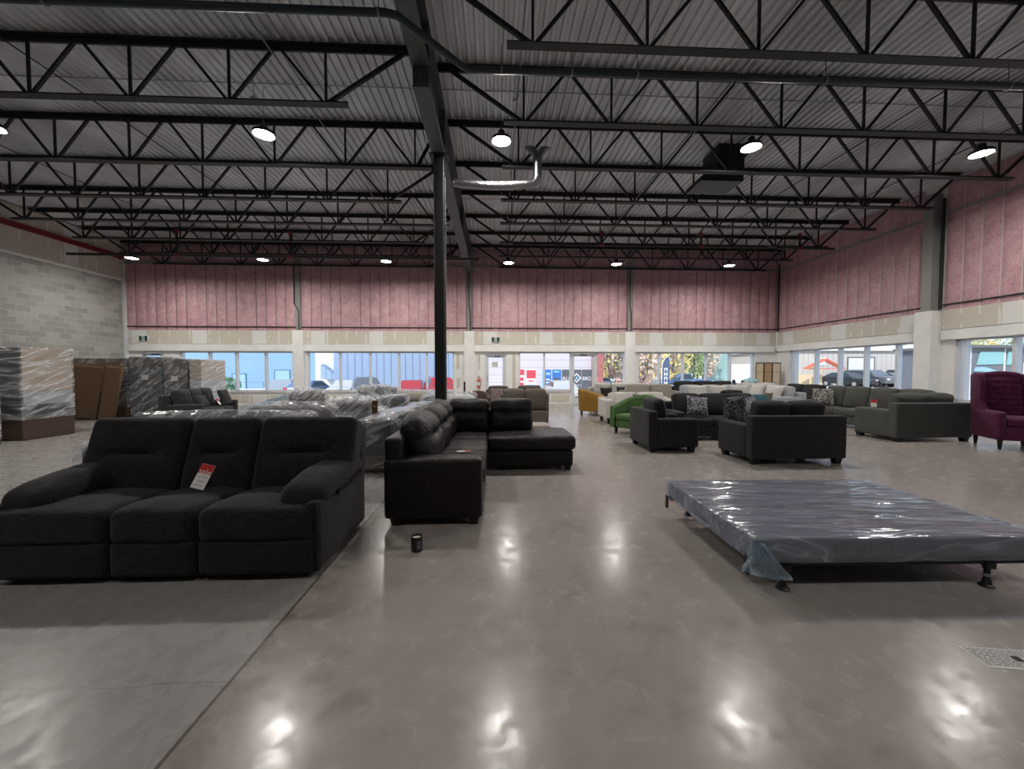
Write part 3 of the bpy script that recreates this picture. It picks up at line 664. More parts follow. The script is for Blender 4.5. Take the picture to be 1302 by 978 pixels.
# ------------------------------------------------------------------ high bay lamps
def make_lamp(z, zr):
    t = thing('ceiling_light', 'x', 'ceiling light', (0, 0, z), 0, 'round high bay lamps')
    MB().lathe([(.03, .20), (.06, .19), (.075, .10), (.14, .075), (.185, .045), (.195, .012), (.192, -.012), (.180, -.014), (.174, .004)], 28).build('housing', M['blackplastic'], t, smooth=True)
    MB().lathe([(.168, .010), (.166, -.001), (.12, -.004), (.06, -.006), (.0, -.007)], 28).build('lens', M['lens'], t, smooth=80)
    MB().tube([(0, 0, .19), (0, 0, .25)], .02, 8).build('hook', M['galv'], t)
    MB().tube([(0, 0, .25), (0, 0, zr - z)], .004, 6).build('cable', M['galv'], t)
    return t
l1 = make_lamp(5.94, ZD); l2 = make_lamp(5.44, ZD)
for ch in l2.children:
    if ch.name.startswith('lens'): ch.data.materials[0] = M['lens_far']
names1 = ['above the wrapped cartons', 'above the tufted grey sofa', 'beside the foil duct', 'beside the suspended heater', 'above the grey green sectional']
for i, x in enumerate([-9.46, -4.47, .14, 5.27, 10.28]):
    o = l1 if i == 0 else copy_tree(l1); o.location = (x * .978, 7.68, 5.94); o['label'] = 'bright round high bay lamp in the nearer row ' + names1[i]
names2 = ['next to the block wall', 'over the blue warehouse window', 'just before the black column', 'over the central glazed door', 'over the mustard chair', 'nearest the side windows']
for i, x in enumerate([-14.1, -9.14, -4.34, .57, 5.01, 9.77]):
    o = l2 if i == 0 else copy_tree(l2); o.location = (x * .908, 14.35, 5.44); o['label'] = 'small bright high bay lamp in the far row, ' + names2[i]

ld = make_lamp(6.04, ZD)  # unseen lamp row, added to lift the fronts of the nearest sofas
for ch in ld.children:
    if ch.name.startswith('lens'): ch.data.materials[0] = M['lens_fill']
ld.location = (-9.46, -.1, 6.04); ld['label'] = 'added unseen high bay lamp overhead behind the camera, nearest the block wall'
for x, nm in [(-4.47, 'second from the block wall'), (.14, 'over the camera'), (5.27, 'second from the side windows'), (10.28, 'nearest the side windows')]:
    o = copy_tree(ld); o.location = (x, -.1, 6.04); o['label'] = 'added unseen high bay lamp overhead behind the camera, ' + nm
# ------------------------------------------------------------------ suspended heater, foil duct, small roof fittings
t = thing('unit_heater', 'black suspended heater with square outlet hanging under the roof deck', 'heater', (5.42, 9.3, 5.9))
MB().pad((.62, .75, .62), .02, T=T(.18, .1, .62), n=2).build('cabinet', M['blackplastic'], t, smooth=True)
MB().prism([(-.6, 0), (.42, 0), (.42, .30), (-.15, .34), (-.6, .10)], -.35, .35).build('outlet_hood', M['blackplastic'], t)
MB().box((-.05, -.362, .03), (.40, -.352, .28)).build('grille', M['blacksteel'], t)
MB().tube([(.17, -.37, .155), (.17, -.355, .155)], .11, 20).build('fan_guard', M['chordsteel'], t, smooth=True)
for hx, hy in [(-.08, -.2), (.42, -.2), (-.08, .4), (.42, .4)]:
    MB().tube([(hx, hy, .93), (hx, hy, ZD - 5.9)], .007, 6).build('hanger_rod', M['galv'], t)
t = thing('ventilation_duct', 'crinkled silver foil duct bending up from the column top', 'duct', (0, 8.3, 0))
path = []
for i in range(61):
    s = i / 60
    if s < .62: u = s / .62; path.append((-.86 + u * 1.62, 0, 5.40 - .05 * sin(pi * u) + .02))
    elif s < .8: a = (s - .62) / .18 * pi / 2; path.append((.76 + .16 * sin(a), 0, 5.42 + .16 * (1 - cos(a))))
    else: path.append((.92, 0, 5.58 + (s - .8) / .2 * .42))
MB().tube(path, [.085 + .006 * (i % 2) + .008 * nz((i * .7, 0, 0)) for i in range(61)], 16).build('duct_hose', M['foil'], t, smooth=80)
def flare(sx):
    def fn(u, v):
        a = v * 2 * pi; r = .085 + .03 * u + .02 * nz((u * 4, v * 9, sx)); return (.92 + sx * .17 * u * 1.0 + r * cos(a), r * .6 * sin(a), 5.98 + .2 * u + .015 * nz((v * 8, u * 5, 3)))
    return fn
for s in (-1, 1): MB().grid(flare(s), 6, 18).build('foil_wrap', M['foil'], t, smooth=80)
for x, y, z, lab in [(-4.2, 7.1, 6.2, 'small white sensor hanging among the joists near the tufted sofa lamp'), (6.0, 7.3, 6.66, 'small white sensor on the deck above the heater'), (-.75, 5.0, 6.66, 'small white sensor on the deck beside the roof beam'), (.4, 7.6, 6.66, 'small white sensor on the deck near the central lamp'), (3.4, 4.2, 6.5, 'small white bracket sensor over the bed base')]:
    s = thing('roof_sensor', lab, 'sensor', (x, y, z), 0, 'small white roof sensors')
    MB().lathe([(.0, -.03), (.03, -.028), (.045, 0), (.045, .03), (.02, .05), (0, .05)], 16).build('housing', M['trimwhite'], s, smooth=True)
    MB().tube([(0, 0, .05), (0, 0, ZD - z)], .008, 6).build('stem', M['trimwhite'], s)
# ------------------------------------------------------------------ furniture helpers
def legs(t, pts, h, w=.05, mat='blackleg', taper=.75):
    for x, y in pts:
        a, b = w, w * taper
        MB().add([(x-b, y-b, 0), (x+b, y-b, 0), (x+b, y+b, 0), (x-b, y+b, 0), (x-a, y-a, h), (x+a, y-a, h), (x+a, y+a, h), (x-a, y+a, h)],
                 [(3,2,1,0),(4,5,6,7),(0,1,5,4),(1,2,6,5),(2,3,7,6),(3,0,4,7)]).build('leg', M[mat], t)
def pillow_mesh(mb, w, h, th, T4=None, n=12, seed=0.0):
    def face(sg):
        def fn(u, v):
            a, b = 2 * u - 1, 2 * v - 1
            k = max(0, (1 - a**4) * (1 - b**4)) ** .55
            pin = 1 - .07 * (1 - a * a) * (b * b) ; pin2 = 1 - .07 * (1 - b * b) * (a * a)
            return (a * w / 2 * pin2, sg * (th / 2 * k + .002) + .012 * nz((a * 2, b * 2, seed)) * k, b * h / 2 * pin)
        return fn
    mb.grid(face(1), n, n, T4); mb.grid(face(-1), n, n, T4)
    return mb
def throw_pillow(label, mat, loc, w=.45, h=.45, th=.16, tilt=18, rz=0, roll=0, group=None):
    mb = MB(); pillow_mesh(mb, w, h, th, T(0, 0, h / 2 * cos(R(tilt)), R(-tilt), R(roll), 0), seed=loc[0])
    o = mb.build('throw_pillow', M[mat], smooth=70); o.location = loc; o.rotation_euler = (0, 0, rz)
    return tag(o, label, 'pillow', group)
def sofa(name, label, cat, loc, rz, W, D, mat, n=3, seat_h=.46, arm_h=.62, arm_w=.19, back_h=.92, frame_h=.78, leg=.07, arms=(1, 1), group=None,
         legw=.045, legmat='blackleg', tilt=14, soft=.05, tuft=False, bt=.2, sc_t=.17, loose=True):
    t = thing(name, label, cat, loc, rz, group); m = M[mat]
    z0 = leg; d2, w2 = D / 2, W / 2
    al = arm_w if arms[0] else 0; ar = arm_w if arms[1] else 0
    MB().pad((W - .02 - al - ar, D - .04, seat_h - sc_t - z0), .03, T=T((al - ar) / 2, .0, z0 + (seat_h - sc_t - z0) / 2), n=4).build('base', m, t, smooth=True)
    MB().pad((W, .16, frame_h - z0), .03, T=T(0, d2 - .08, z0 + (frame_h - z0) / 2), n=6).build('backrest_frame', m, t, smooth=True)
    for k, sx in ((0, -1), (1, 1)):
        if arms[k]:
            MB().pad((arm_w, D - .15, arm_h - z0), .035, (.008, 0, .012), T(sx * (w2 - arm_w / 2), -.083, z0 + (arm_h - z0) / 2), n=6).build('armrest', m, t, smooth=True)
    iw = (W - al - ar - .01) / n; xs = -w2 + al + .005
    for i in range(n):
        cx = xs + iw * (i + .5)
        MB().pad((iw - .006, D - .30, sc_t), .05, (0, .01, .022), T(cx, -.13, seat_h - sc_t / 2), n=8).build('seat_cushion', m, t, smooth=True)
        bh = back_h - seat_h + .02
        def fn(p, c, bh=bh, iw=iw):
            if tuft and c[1] < 0:
                for bx in (-.33, .0, .33):
                    for bz in ((.25, -.35) if bx else (.25, -.35)):
                        p.y += .03 * exp(-(((p.x / iw - bx) ** 2) * 160 + ((c[2] - bz) ** 2) * 30))
            return p
        MB().pad((iw - .008, bt, bh), .06, (0, .05 if loose else .02, .025), T(cx, d2 - .16 - bt / 2 - .045, seat_h + .01 + bh / 2, R(-tilt)), n=12, fn=fn).build('back_cushion', m, t, smooth=True)
    legs(t, [(sx * (w2 - .09), sy * (d2 - .09)) for sx in (-1, 1) for sy in (-1, 1)], z0, legw, legmat)
    return t

# ------------------------------------------------------------------ foreground recliner sofa
t = thing('reclining_sofa', 'large charcoal three seat reclining sofa with a red sale tag on it', 'sofa', (-2.335, 3.2, 0)); m = M['char']
MB().pad((2.06, .95, .12), .02, T=T(0, .02, .065), n=2).build('base', M['blackplastic'], t, smooth=True)
secs = [(-1.105, -.29), (-.29, .29), (.29, 1.075)]
for i, (a, b) in enumerate(secs):
    w = b - a - .008; cx = (a + b) / 2
    MB().pad((w, .12, .26), .045, (.0, .02, .0), T(cx, -.46, .165), n=10).build('footrest_panel', m, t, smooth=True)
    def seat(p, c):
        p.z += -.030 * (c[1] + 1) - .02 * max(0, -c[1] - .55) * 2; p.z += .010 * nz((p.x * 5, p.y * 5, cx)) ; return p
    wi = w if i == 1 else w - .0
    MB().pad((w, .80, .245), .065, (0, .012, .022), T(cx, -.125, .400), n=14, fn=seat).build('seat_cushion', m, t, smooth=60)
    # back in two puffed tiers with the tuck between them
    bw = [.80, .585, .80][i]; bx = [-.72, 0, .72][i]
    bw = [.825, .575, .825][i]; bx = [-.703, 0, .703][i]
    def backf(p, c, bw=bw, i=i):
        if c[1] < 0:
            e = max(0, 1 - abs(c[0]) ** 3)
            p.y += .055 * exp(-((c[2] - .02) / .085) ** 2) * max(0, 1 - (c[0] / .62) ** 4) * e if abs(c[0]) < .62 else 0
            p.y -= .040 * exp(-((c[2] + .45) / .34) ** 2) * e + .030 * exp(-((c[2] - .45) / .30) ** 2) * e
        p.y += .006 * nz((p.x * 6, p.z * 8, i)); p.z += .006 * nz((p.x * 5, 2, i)); return p
    MB().pad((bw - .008, .24, .64), .06, (0, .012, .008), T(bx, .262, .715, R(-19)), n=26, fn=backf).build('back_cushion', m, t, smooth=60)
    MB().tube([(bx - bw / 2 + .05, .30, 1.012), (bx, .295, 1.022), (bx + bw / 2 - .05, .30, 1.012)], .007, 6).build('piping', M['blackplastic'], t, smooth=60)
MB().pad((2.20, .22, .86), .06, (0, .02, 0), T(0, .44, .53, R(-9)), n=10).build('outer_back', m, t, smooth=60)
for sx in (-1, 1):
    def side(p, c):
        return p
    MB().pad((.10, .98, .50), .04, (.012, 0, 0), T(sx * 1.055, .0, .285), n=8).build('side_panel', m, t, smooth=60)
    def armf(p, c):
        p.z += -.07 * max(0, -c[1]) ** 2 + .035 * max(0, c[1]); p.x += sx * .01 * c[1]; p.z += .012 * nz((p.x * 7, p.y * 7, sx)); return p
    ap = MB().pad((.33, .80, .17), .08, (.012, .02, .02), T(sx * .955, -.02, .585), n=14, fn=armf).build('arm_pad', m, t, smooth=60)
    rim = [(sx * 1.105, -.505 + .0, .06), (sx * 1.105, -.505, .44), (sx * 1.09, -.48, .50)]
    MB().tube(rim, .009, 8).build('piping', m, t, smooth=60)
bt = MB().tube([(1.106, -.16, .515), (1.122, -.16, .515)], .024, 16).build('recliner_button', M['blackplastic'], t, smooth=True)
MB().tube([(1.122, -.16, .515), (1.127, -.16, .515)], .012, 12).build('button_cap', M['ink'], bt, smooth=True)

def price_tag(label, loc, rx, rz, w=.105, h=.19, big=True, ry=0):
    t = thing('price_tag', label, 'price tag', loc, rz, 'red and white price tags')
    X = Euler((rx, ry, 0)).to_matrix().to_4x4()
    MB().pad((w, h, .0016), .0007, T=X @ T(0, h / 2, 0), n=6).build('card', M['tagwhite'], t)
    MB().box((-w/2 + .001, h * .60, .0009), (w/2 - .001, h - .001, .0014), X).build('red_header', M['tagred'], t)
    if big:
        text_obj('sale', .064, M['tagwhite'], t, X @ T(0, h * .685, .0015))
        q = MB()
        rr = random.Random(5)
        for yy, x0, x1, hh in [(.128, -.5, .2, .004), (.098, -.2, .30, .013), (.085, -.35, .45, .003), (.058, -.2, .28, .013), (.028, -.40, .30, .007)]:
            x = x0 * w * .9
            while x < x1 * w:
                d = rr.uniform(.006, .011); y2 = yy * h / .19
                q.bar((x, y2 - hh * rr.uniform(.3, .5), .0016), (x + d * .8, y2 + hh * rr.uniform(.2, .6), .0016), .0018, .0006); x += d
        q2 = MB(); q2.v = [tuple(X @ Vector(v)) for v in q.v]; q2.f = q.f
        q2.build('handwriting', M['ink'], t)
    return t
price_tag('red and white sale tag leaning on the charcoal reclining sofa', (-2.30, 3.05, .542), R(66), R(-3), ry=R(14))

# ------------------------------------------------------------------ espresso leather sectional
t = thing('leather_sectional', 'dark brown tufted leather sectional sofa with chaise end beside the black column', 'sofa', (-.58, 4.6, 0)); m = M['leather']
ox, oy = -.58, 4.6
def P(x0, x1, y0, y1, z0, z1, name, r=.03, puff=(0, 0, 0), n=8, fn=None, rx=0, ry=0):
    return MB().pad((x1 - x0, y1 - y0, z1 - z0), r, puff, T((x0 + x1) / 2 - ox, (y0 + y1) / 2 - oy, (z0 + z1) / 2, rx, ry), n=n, fn=fn).build(name, m, t, smooth=60)
def wrink(sd, amt=.012, f=6):
    def fn(p, c):
        k = nz((p.x * f, p.y * f, p.z * f), 1, sd) * amt
        p.x += k; p.z += k * .6; p.y += k * .5; return p
    return fn
P(-.98, -.17, 3.80, 5.48, .07, .31, 'base')
P(-.98, 1.14, 5.52, 6.42, .07, .30, 'base')
P(-1.03, -.12, 3.57, 3.79, .07, .63, 'armrest', .035, (0, .01, .01), fn=wrink(2, .005))
for a, b in ((3.81, 4.64), (4.65, 5.48)): P(-.74, -.10, a, b, .315, .50, 'seat_cushion', .05, (.01, 0, .025), 10, wrink(a, .008))
P(-.74, -.11, 5.50, 6.2, .315, .50, 'seat_cushion', .05, (0, .01, .02), 10, wrink(4, .008))
P(-.10, 1.17, 5.47, 6.40, .305, .51, 'seat_cushion', .06, (.015, .015, .025), 14, wrink(9, .008))
P(-1.03, -.87, 3.60, 6.44, .07, .83, 'backrest_frame', .04, fn=wrink(5, .006))
P(-.86, .62, 6.27, 6.44, .07, .83, 'backrest_frame', .04)
def tuf(ax, sd):
    def fn(p, c):
        k = nz((p.x * 5, p.y * 5, p.z * 5), 1, sd) * .016
        face = c[0] if ax == 'x' else -c[1]; q = c[1] if ax == 'x' else c[0]
        if face > 0:
            dim = .05 * exp(-((c[2] - .12) ** 2) * 34) * (.45 + .55 * (exp(-((q - .38) ** 2) * 30) + exp(-((q + .38) ** 2) * 30)))
            if ax == 'x': p.x -= dim - k
            else: p.y += dim - k
        p.z += k; return p
    return fn
for a, b in ((3.80, 4.62), (4.63, 5.40), (5.41, 6.0)):
    P(-.90, -.64, a, b, .47, .99, 'back_cushion', .11, (.07, .015, .05), 16, tuf('x', a), ry=R(-16))
P(-.72, -.09, 6.02, 6.24, .50, 1.00, 'back_cushion', .07, (.0, .05, .015), 16, tuf('y', 3), rx=R(-9))
P(-.07, .60, 6.02, 6.24, .50, 1.00, 'back_cushion', .07, (.0, .05, .015), 16, tuf('y', 8), rx=R(-9))
legs(t, [(x - ox, y - oy) for x, y in [(-.93, 3.65), (-.20, 3.65), (-.93, 5.0), (1.07, 5.60), (1.07, 6.33), (-.93, 6.35), (.1, 5.62), (.3, 6.33)]], .075, .05)
price_tag('white price tag lying on the leather sectional seat', (-.43, 4.35, .541), 0, R(-70), .07, .16, False)

# candle jar on the floor
t = thing('candle_jar', 'small black candle jar on the floor in front of the leather sectional', 'candle', (-.63, 3.10, 0))
MB().lathe([(0, 0), (.040, 0), (.045, .005), (.046, .118), (.044, .122), (.041, .120), (.041, .098), (0, .098)], 28).build('jar', M['blackplastic'], t, smooth=True)
MB().lathe([(0, .099), (.040, .099), (.040, .104), (0, .106)], 24).build('wax', plain('candle_wax', (.66, .63, .56), .5), t, smooth=True)
MB().tube([(0, 0, .105), (.003, 0, .118)], .0016, 6).build('wick', M['ink'], t)
lb = MB()
lb.grid(lambda u, v: (.0466 * sin(.05 + u * 1.0), -.0466 * cos(.05 + u * 1.0), .022 + v * .07), 10, 2)
lbo = lb.build('jar_label', plain('jar_label_grey', (.05, .05, .055), .5), t)
lk = MB()
for zz, u0, u1 in [(.082, .25, .85), (.07, .3, .75), (.052, .15, .95), (.044, .3, .8), (.032, .2, .9)]:
    lk.grid(lambda u, v: (.047 * sin(.05 + (u0 + u * (u1 - u0)) * 1.0), -.047 * cos(.05 + (u0 + u * (u1 - u0)) * 1.0), zz + v * .004), 6, 1)
lk.build('lettering', M['railgrey'], lbo)

# ------------------------------------------------------------------ bed base on steel frame
t = thing('bed_base', 'low box spring wrapped in blue plastic on a black metal bed frame', 'bed', (2.73, 3.08, 0), R(-1.2))
MB().pad((2.00, 1.34, .15), .03, (0, 0, .006), T(0, 0, .265), n=6).build('box_spring', fabric('box_spring_cloth', (.085, .082, .086), (.15, .143, .145), 90), t, smooth=True)
def bag(p, c):
    k = .012 * abs(nz((p.x * 1.3 + p.y * .9, p.y * 7, p.z * 6))) + .005 * nz((p.x * 4, p.y * 16, 3)) - .004
    p.z += k * (1 if c[2] > 0 else .8); p.y += .012 * nz((p.x * 5, p.z * 9, 5)); p.x += .012 * nz((p.y * 5, p.z * 9, 9)); return p
MB().pad((2.035, 1.375, .168), .018, (0, 0, .006), T(0, 0, .265), n=44, fn=bag).build('plastic_bag', M['filmbed'], t, smooth=80)
def flap(u, v):   # gathered tail of the bag hanging at the near corner
    a = u * pi * .62 + R(178); r = .05 + .10 * v
    return (-.98 + r * cos(a) * .8 + .13 * u * v + .018 * nz((u * 9, v * 4, 1)), -.665 + r * sin(a) * .55 - .02 + .02 * nz((u * 9, v * 4, 2)), .33 - .19 * v - .03 * u * v + .012 * nz((u * 11, v * 2, 4)))
MB().grid(flap, 22, 10).build('bag_corner', M['filmblue'], t, smooth=80)
fr = MB()
def angle(m, p, q, d):   # angle iron, flange towards d
    p, q, d = Vector(p), Vector(q), Vector(d)
    m.bar(p, q, .005, .045); m.bar(p + d * .018 + Vector((0, 0, -.020)), q + d * .018 + Vector((0, 0, -.020)), .038, .005)
for sy in (-1, 1):
    r_ = MB(); angle(r_, (-.99, sy * .66, .176), (.97, sy * .66, .176), (0, -sy, 0)); r_.build('side_rail', M['blacksteel'], t)
for x in (-.80, .60):
    r_ = MB(); angle(r_, (x, -.655, .152), (x, .655, .152), (1, 0, 0)); r_.build('cross_rail', M['blacksteel'], t)
    for sy in (-1, 1):
        l = MB().lathe([(.0, 0), (.040, 0), (.042, .008), (.026, .02), (.020, .05), (.017, .055), (.017, .15), (0, .15)], 16, T(x, sy * .66, 0)).build('leg', M['blackplastic'], t, smooth=True)
        MB().tube([(x, sy * .66, .07), (x, sy * .66, .088)], .020, 12).build('collar', M['railgrey'], l, smooth=True)
        MB().box((x - .022, sy * .66 - .012, .12), (x + .05, sy * .66 + .012, .165)).build('leg_bracket', M['blacksteel'], l)
for sy in (-1, 1):
    MB().box((-1.035, sy * .63 - .022, .09), (-1.022, sy * .63 + .022, .21)).build('headboard_bracket', M['blacksteel'], t)

# printed sheet on the floor
t = thing('paper_sheet', 'printed white paper sheet lying on the floor in front of the bed base', 'paper', (2.60, 1.775, .0))
E4 = T(0, 0, .0012, 0, 0, R(-9))
MB().pad((.36, .15, .0012), .0005, T=E4, n=2).build('sheet', M['paper'], t)
pm = MB(); rr = random.Random(3)
for i in range(13):
    y = .062 - i * .0098
    x = -.165
    while x < .16:
        d = rr.uniform(.012, .04)
        if not (.0 < x < .05 and 4 < i < 9): pm.box((x, y - .0018, .0008), (min(x + d, .165), y + .0018, .0010), E4)
        x += d + .006
pm.box((.005, -.018, .0008), (.045, .022, .0010), E4).build('printed_lines', M['ink'], t)

# ------------------------------------------------------------------ charcoal suite on the right
sofa('armchair', 'charcoal fabric armchair seen from its side, beside the green tub chair', 'armchair', (3.17, 7.15, 0), R(90), .98, .90, 'char2', 1, .46, .60, .17, .90, .74, .09, legw=.055, sc_t=.2, tilt=12)
sofa('loveseat', 'charcoal two seat sofa with its back to the camera', 'sofa', (4.69, 6.14, 0), R(180), 1.52, .90, 'char2', 2, .46, .60, .18, .93, .76, .09, legw=.055)
sofa('sofa', 'charcoal three seat sofa facing the camera behind the armchair', 'sofa', (4.85, 8.22, 0), 0, 2.2, .92, 'char2', 3, .46, .60, .19, .91, .76, .09, legw=.055)
throw_pillow('navy and white scribble print pillow at the left end of the charcoal sofa', 'pattern', (4.28, 7.95, .51), .44, .44, .15, 24, R(-8), 6, 'scribble print pillows')
throw_pillow('scribble print pillow at the right end of the charcoal three seat sofa', 'pattern', (5.42, 7.95, .51), .42, .42, .14, 24, R(8), -6, 'scribble print pillows')
throw_pillow('scribble print pillow standing above the back of the charcoal two seat sofa', 'pattern', (4.24, 6.62, .515), .42, .50, .12, 6, R(180), 6, 'scribble print pillows')

# grey-green sectional: back run faces away, return runs along the side windows
t = thing('sectional_sofa', 'grey green fabric sectional sofa beside the purple wing chair', 'sofa', (8.98, 7.92, 0)); m = M['olive']; ox, oy = 8.98, 7.92
P(8.40, 9.75, 7.62, 8.34, .08, .30, 'base'); P(9.02, 9.76, 8.36, 10.55, .08, .30, 'base')
P(8.16, 9.82, 7.45, 7.62, .08, .80, 'backrest_frame', .03); P(9.66, 9.82, 7.63, 10.6, .08, .80, 'backrest_frame', .03)
P(8.16, 8.38, 7.60, 8.38, .08, .64, 'armrest', .04, (.01, 0, .01)); P(9.0, 9.80, 10.58, 10.78, .08, .64, 'armrest', .04)
for a, b in ((8.40, 9.06), (9.07, 9.64)): P(a, b, 7.72, 8.36, .30, .47, 'seat_cushion', .05, (0, .01, .025))
for a, b in ((8.38, 9.10), (9.11, 9.83), (9.84, 10.56)): P(8.98, 9.62, a, b, .30, .47, 'seat_cushion', .05, (.01, 0, .025))
for a, b in ((8.36, 9.02), (9.03, 9.62)): P(a, b, 7.64, 7.85, .47, .97, 'back_cushion', .07, (0, .05, .03), 10, rx=R(12))
for a, b in ((7.95, 8.62), (8.63, 9.30), (9.31, 9.98), (9.99, 10.56)): P(9.40, 9.63, a, b, .47, 1.02, 'back_cushion', .07, (.05, 0, .03), 10, ry=R(12))
legs(t, [(x - ox, y - oy) for x, y in [(8.25, 7.53), (9.72, 7.53), (8.25, 8.30), (9.72, 10.70), (9.08, 10.70)]], .085, .06)
throw_pillow('black and white print pillow on the grey green sectional', 'patternbw', (9.10, 10.28, .52), .50, .48, .15, 20, R(-38), 0)
price_tag('orange topped price tag standing on the grey green sectional arm', (8.29, 8.05, .662), R(80), R(-35), .10, .16, False)

# ------------------------------------------------------------------ tub chairs
def tub_chair(label, mat, loc, rz, pipe=None, W=.78, D=.78, hb=.86, hf=.64):
    t = thing('tub_chair', label, 'armchair', loc, rz, 'velvet tub chairs'); m = M[mat]
    r = W / 2; yb = D / 2 - r; yf = -D / 2; z0 = .15
    def path(u):    # from front of one arm round the back to the other arm
        ls = yb - yf; la = pi * r; tot = 2 * ls + la; s = u * tot
        if s < ls: return (-r, yf + s, 0), (-1, 0)
        if s < ls + la:
            a = pi - (s - ls) / r; return (r * cos(a), yb + r * sin(a), 0), (cos(a), sin(a))
        return (r, yb - (s - ls - la), 0), (1, 0)
    th = .11; nu = 44
    sec = [(0, 0), (0, .5), (0, .93), (.18, 1.0), (.5, 1.02), (.82, 1.0), (1, .93), (1, .5), (1, 0)]
    rings = []
    for i in range(nu + 1):
        u = i / nu; p, nn = path(u); k = sin(pi * min(1, max(0, u))) ** .9
        top = hf + (hb - hf) * (k ** 1.5) ; ring = []
        for a, b in sec:
            off = -a * th + (.04 * b * k if a < .5 else .04 * b * k)
            ring.append((p[0] + nn[0] * off, p[1] + nn[1] * off, z0 + (top - z0) * b))
        rings.append(ring)
    ns = len(sec); vs = [v for rg in rings for v in rg]
    fs = [(i*ns+j, (i+1)*ns+j, (i+1)*ns+j+1, i*ns+j+1) for i in range(nu) for j in range(ns - 1)]
    fs += [(i*ns+ns-1, (i+1)*ns+ns-1, (i+1)*ns, i*ns) for i in range(nu)] + [tuple(range(ns-1, -1, -1)), tuple(range(nu*ns, nu*ns+ns))]
    MB().add(vs, fs).build('barrel_back', m, t, smooth=50)
    MB().pad((W - 2 * th - .01, D - th - .05, .17), .03, T=T(0, -.03, z0 + .085), n=3).build('base', m, t, smooth=True)
    MB().pad((W - 2 * th - .02, D - th - .04, .14), .05, (0, .01, .02), T(0, -.045, z0 + .17 + .07), n=8).build('seat_cushion', m, t, smooth=60)
    if pipe:
        for a in (2, 6):
            MB().tube([rings[i][a] for i in range(nu + 1)], .008, 6).build('piping', M[pipe], t, smooth=60)
        for e in (0, nu): MB().tube([rings[e][j] for j in (0, 2, 3, 4, 5, 6, 8)], .008, 6).build('piping', M[pipe], t, smooth=60)
    legs(t, [(sx * (W / 2 - .09), sy * (D / 2 - .10)) for sx in (-1, 1) for sy in (-1, 1)], z0 + .01, .032, 'brownleg', .6)
    return t
tub_chair('green velvet tub chair with pale piping beside the charcoal armchair', 'green', (3.26, 8.72, 0), R(-62), 'greenpipe', .82, .82, .88, .64)
tub_chair('mustard yellow tub chair turned away near the windows', 'mustard', (3.20, 12.62, 0), R(75), None, .80, .82, .86, .64)

# ------------------------------------------------------------------ purple wing chair
t = thing('wing_chair', 'tall purple tufted wing chair at the end of the grey green sectional', 'armchair', (9.80, 6.84, 0), R(-26)); m = M['purple']
MB().pad((.80, .78, .26), .04, T=T(0, 0, .30), n=5).build('base', m, t, smooth=True)
MB().pad((.56, .66, .16), .05, (0, .01, .02), T(0, -.07, .51), n=8).build('seat_cushion', m, t, smooth=60)
btn = [(bx, bz) for r_ in range(7) for bz in [.66 + r_ * .105] for bx in ([-.2, -.067, .067, .2] if r_ % 2 else [-.133, 0, .133])]
def tb(p, c):
    if c[1] < -.2:
        for bx, bz in btn:
            d = (p.x - bx) ** 2 + (p.z - (bz - .98)) ** 2
            p.y += .024 * exp(-d / .0009)
        p.y += .006 * cos(p.x * 47) * cos(p.z * 30)
    p.z += .05 * (1 - c[0] ** 2) * max(0, c[2]); return p
bk = MB().pad((.60, .15, .84), .045, (0, .03, 0), T(0, .34, .98, R(-7)), n=44, fn=tb).build('backrest', m, t, smooth=60)
for bx, bz in btn:
    MB().pad((.022, .012, .022), .005, T=T(bx, .30 - (.98 - bz) * -.12 - .045, bz), n=2).build('tuft_button', m, bk, smooth=True)
for sx in (-1, 1):
    prof_w = [(.40, .60), (.44, 1.38), (.30, 1.42), (.12, 1.40), (.075, 1.28), (.085, 1.05), (.12, .86), (.06, .74), (-.02, .68), (-.02, .60)]
    n = len(prof_w); out = []
    for k, dx in ((0, .0), (1, .075)):
        for y, z in prof_w: out.append((sx * (.315 + dx + .10 * max(0, (z - .7)) * max(0, (.42 - y)) * 1.6), y, z))
    fs = [tuple(range(n)), tuple(range(2*n-1, n-1, -1))] + [(i, i+n, (i+1) % n + n, (i+1) % n) for i in range(n)]
    w_ = MB().add(out, fs).build('wing', m, t)
    bv = w_.modifiers.new('round', 'BEVEL'); bv.width = .022; bv.segments = 3; bv.limit_method = 'ANGLE'
    for f in w_.data.polygons: f.use_smooth = True
    MB().pad((.13, .76, .52), .05, (.01, 0, .01), T(sx * .345, -.02, .44), n=8).build('armrest', m, t, smooth=60)
legs(t, [(sx * .33, sy * .32) for sx in (-1, 1) for sy in (-1, 1)], .18, .028, 'brownleg', .55)

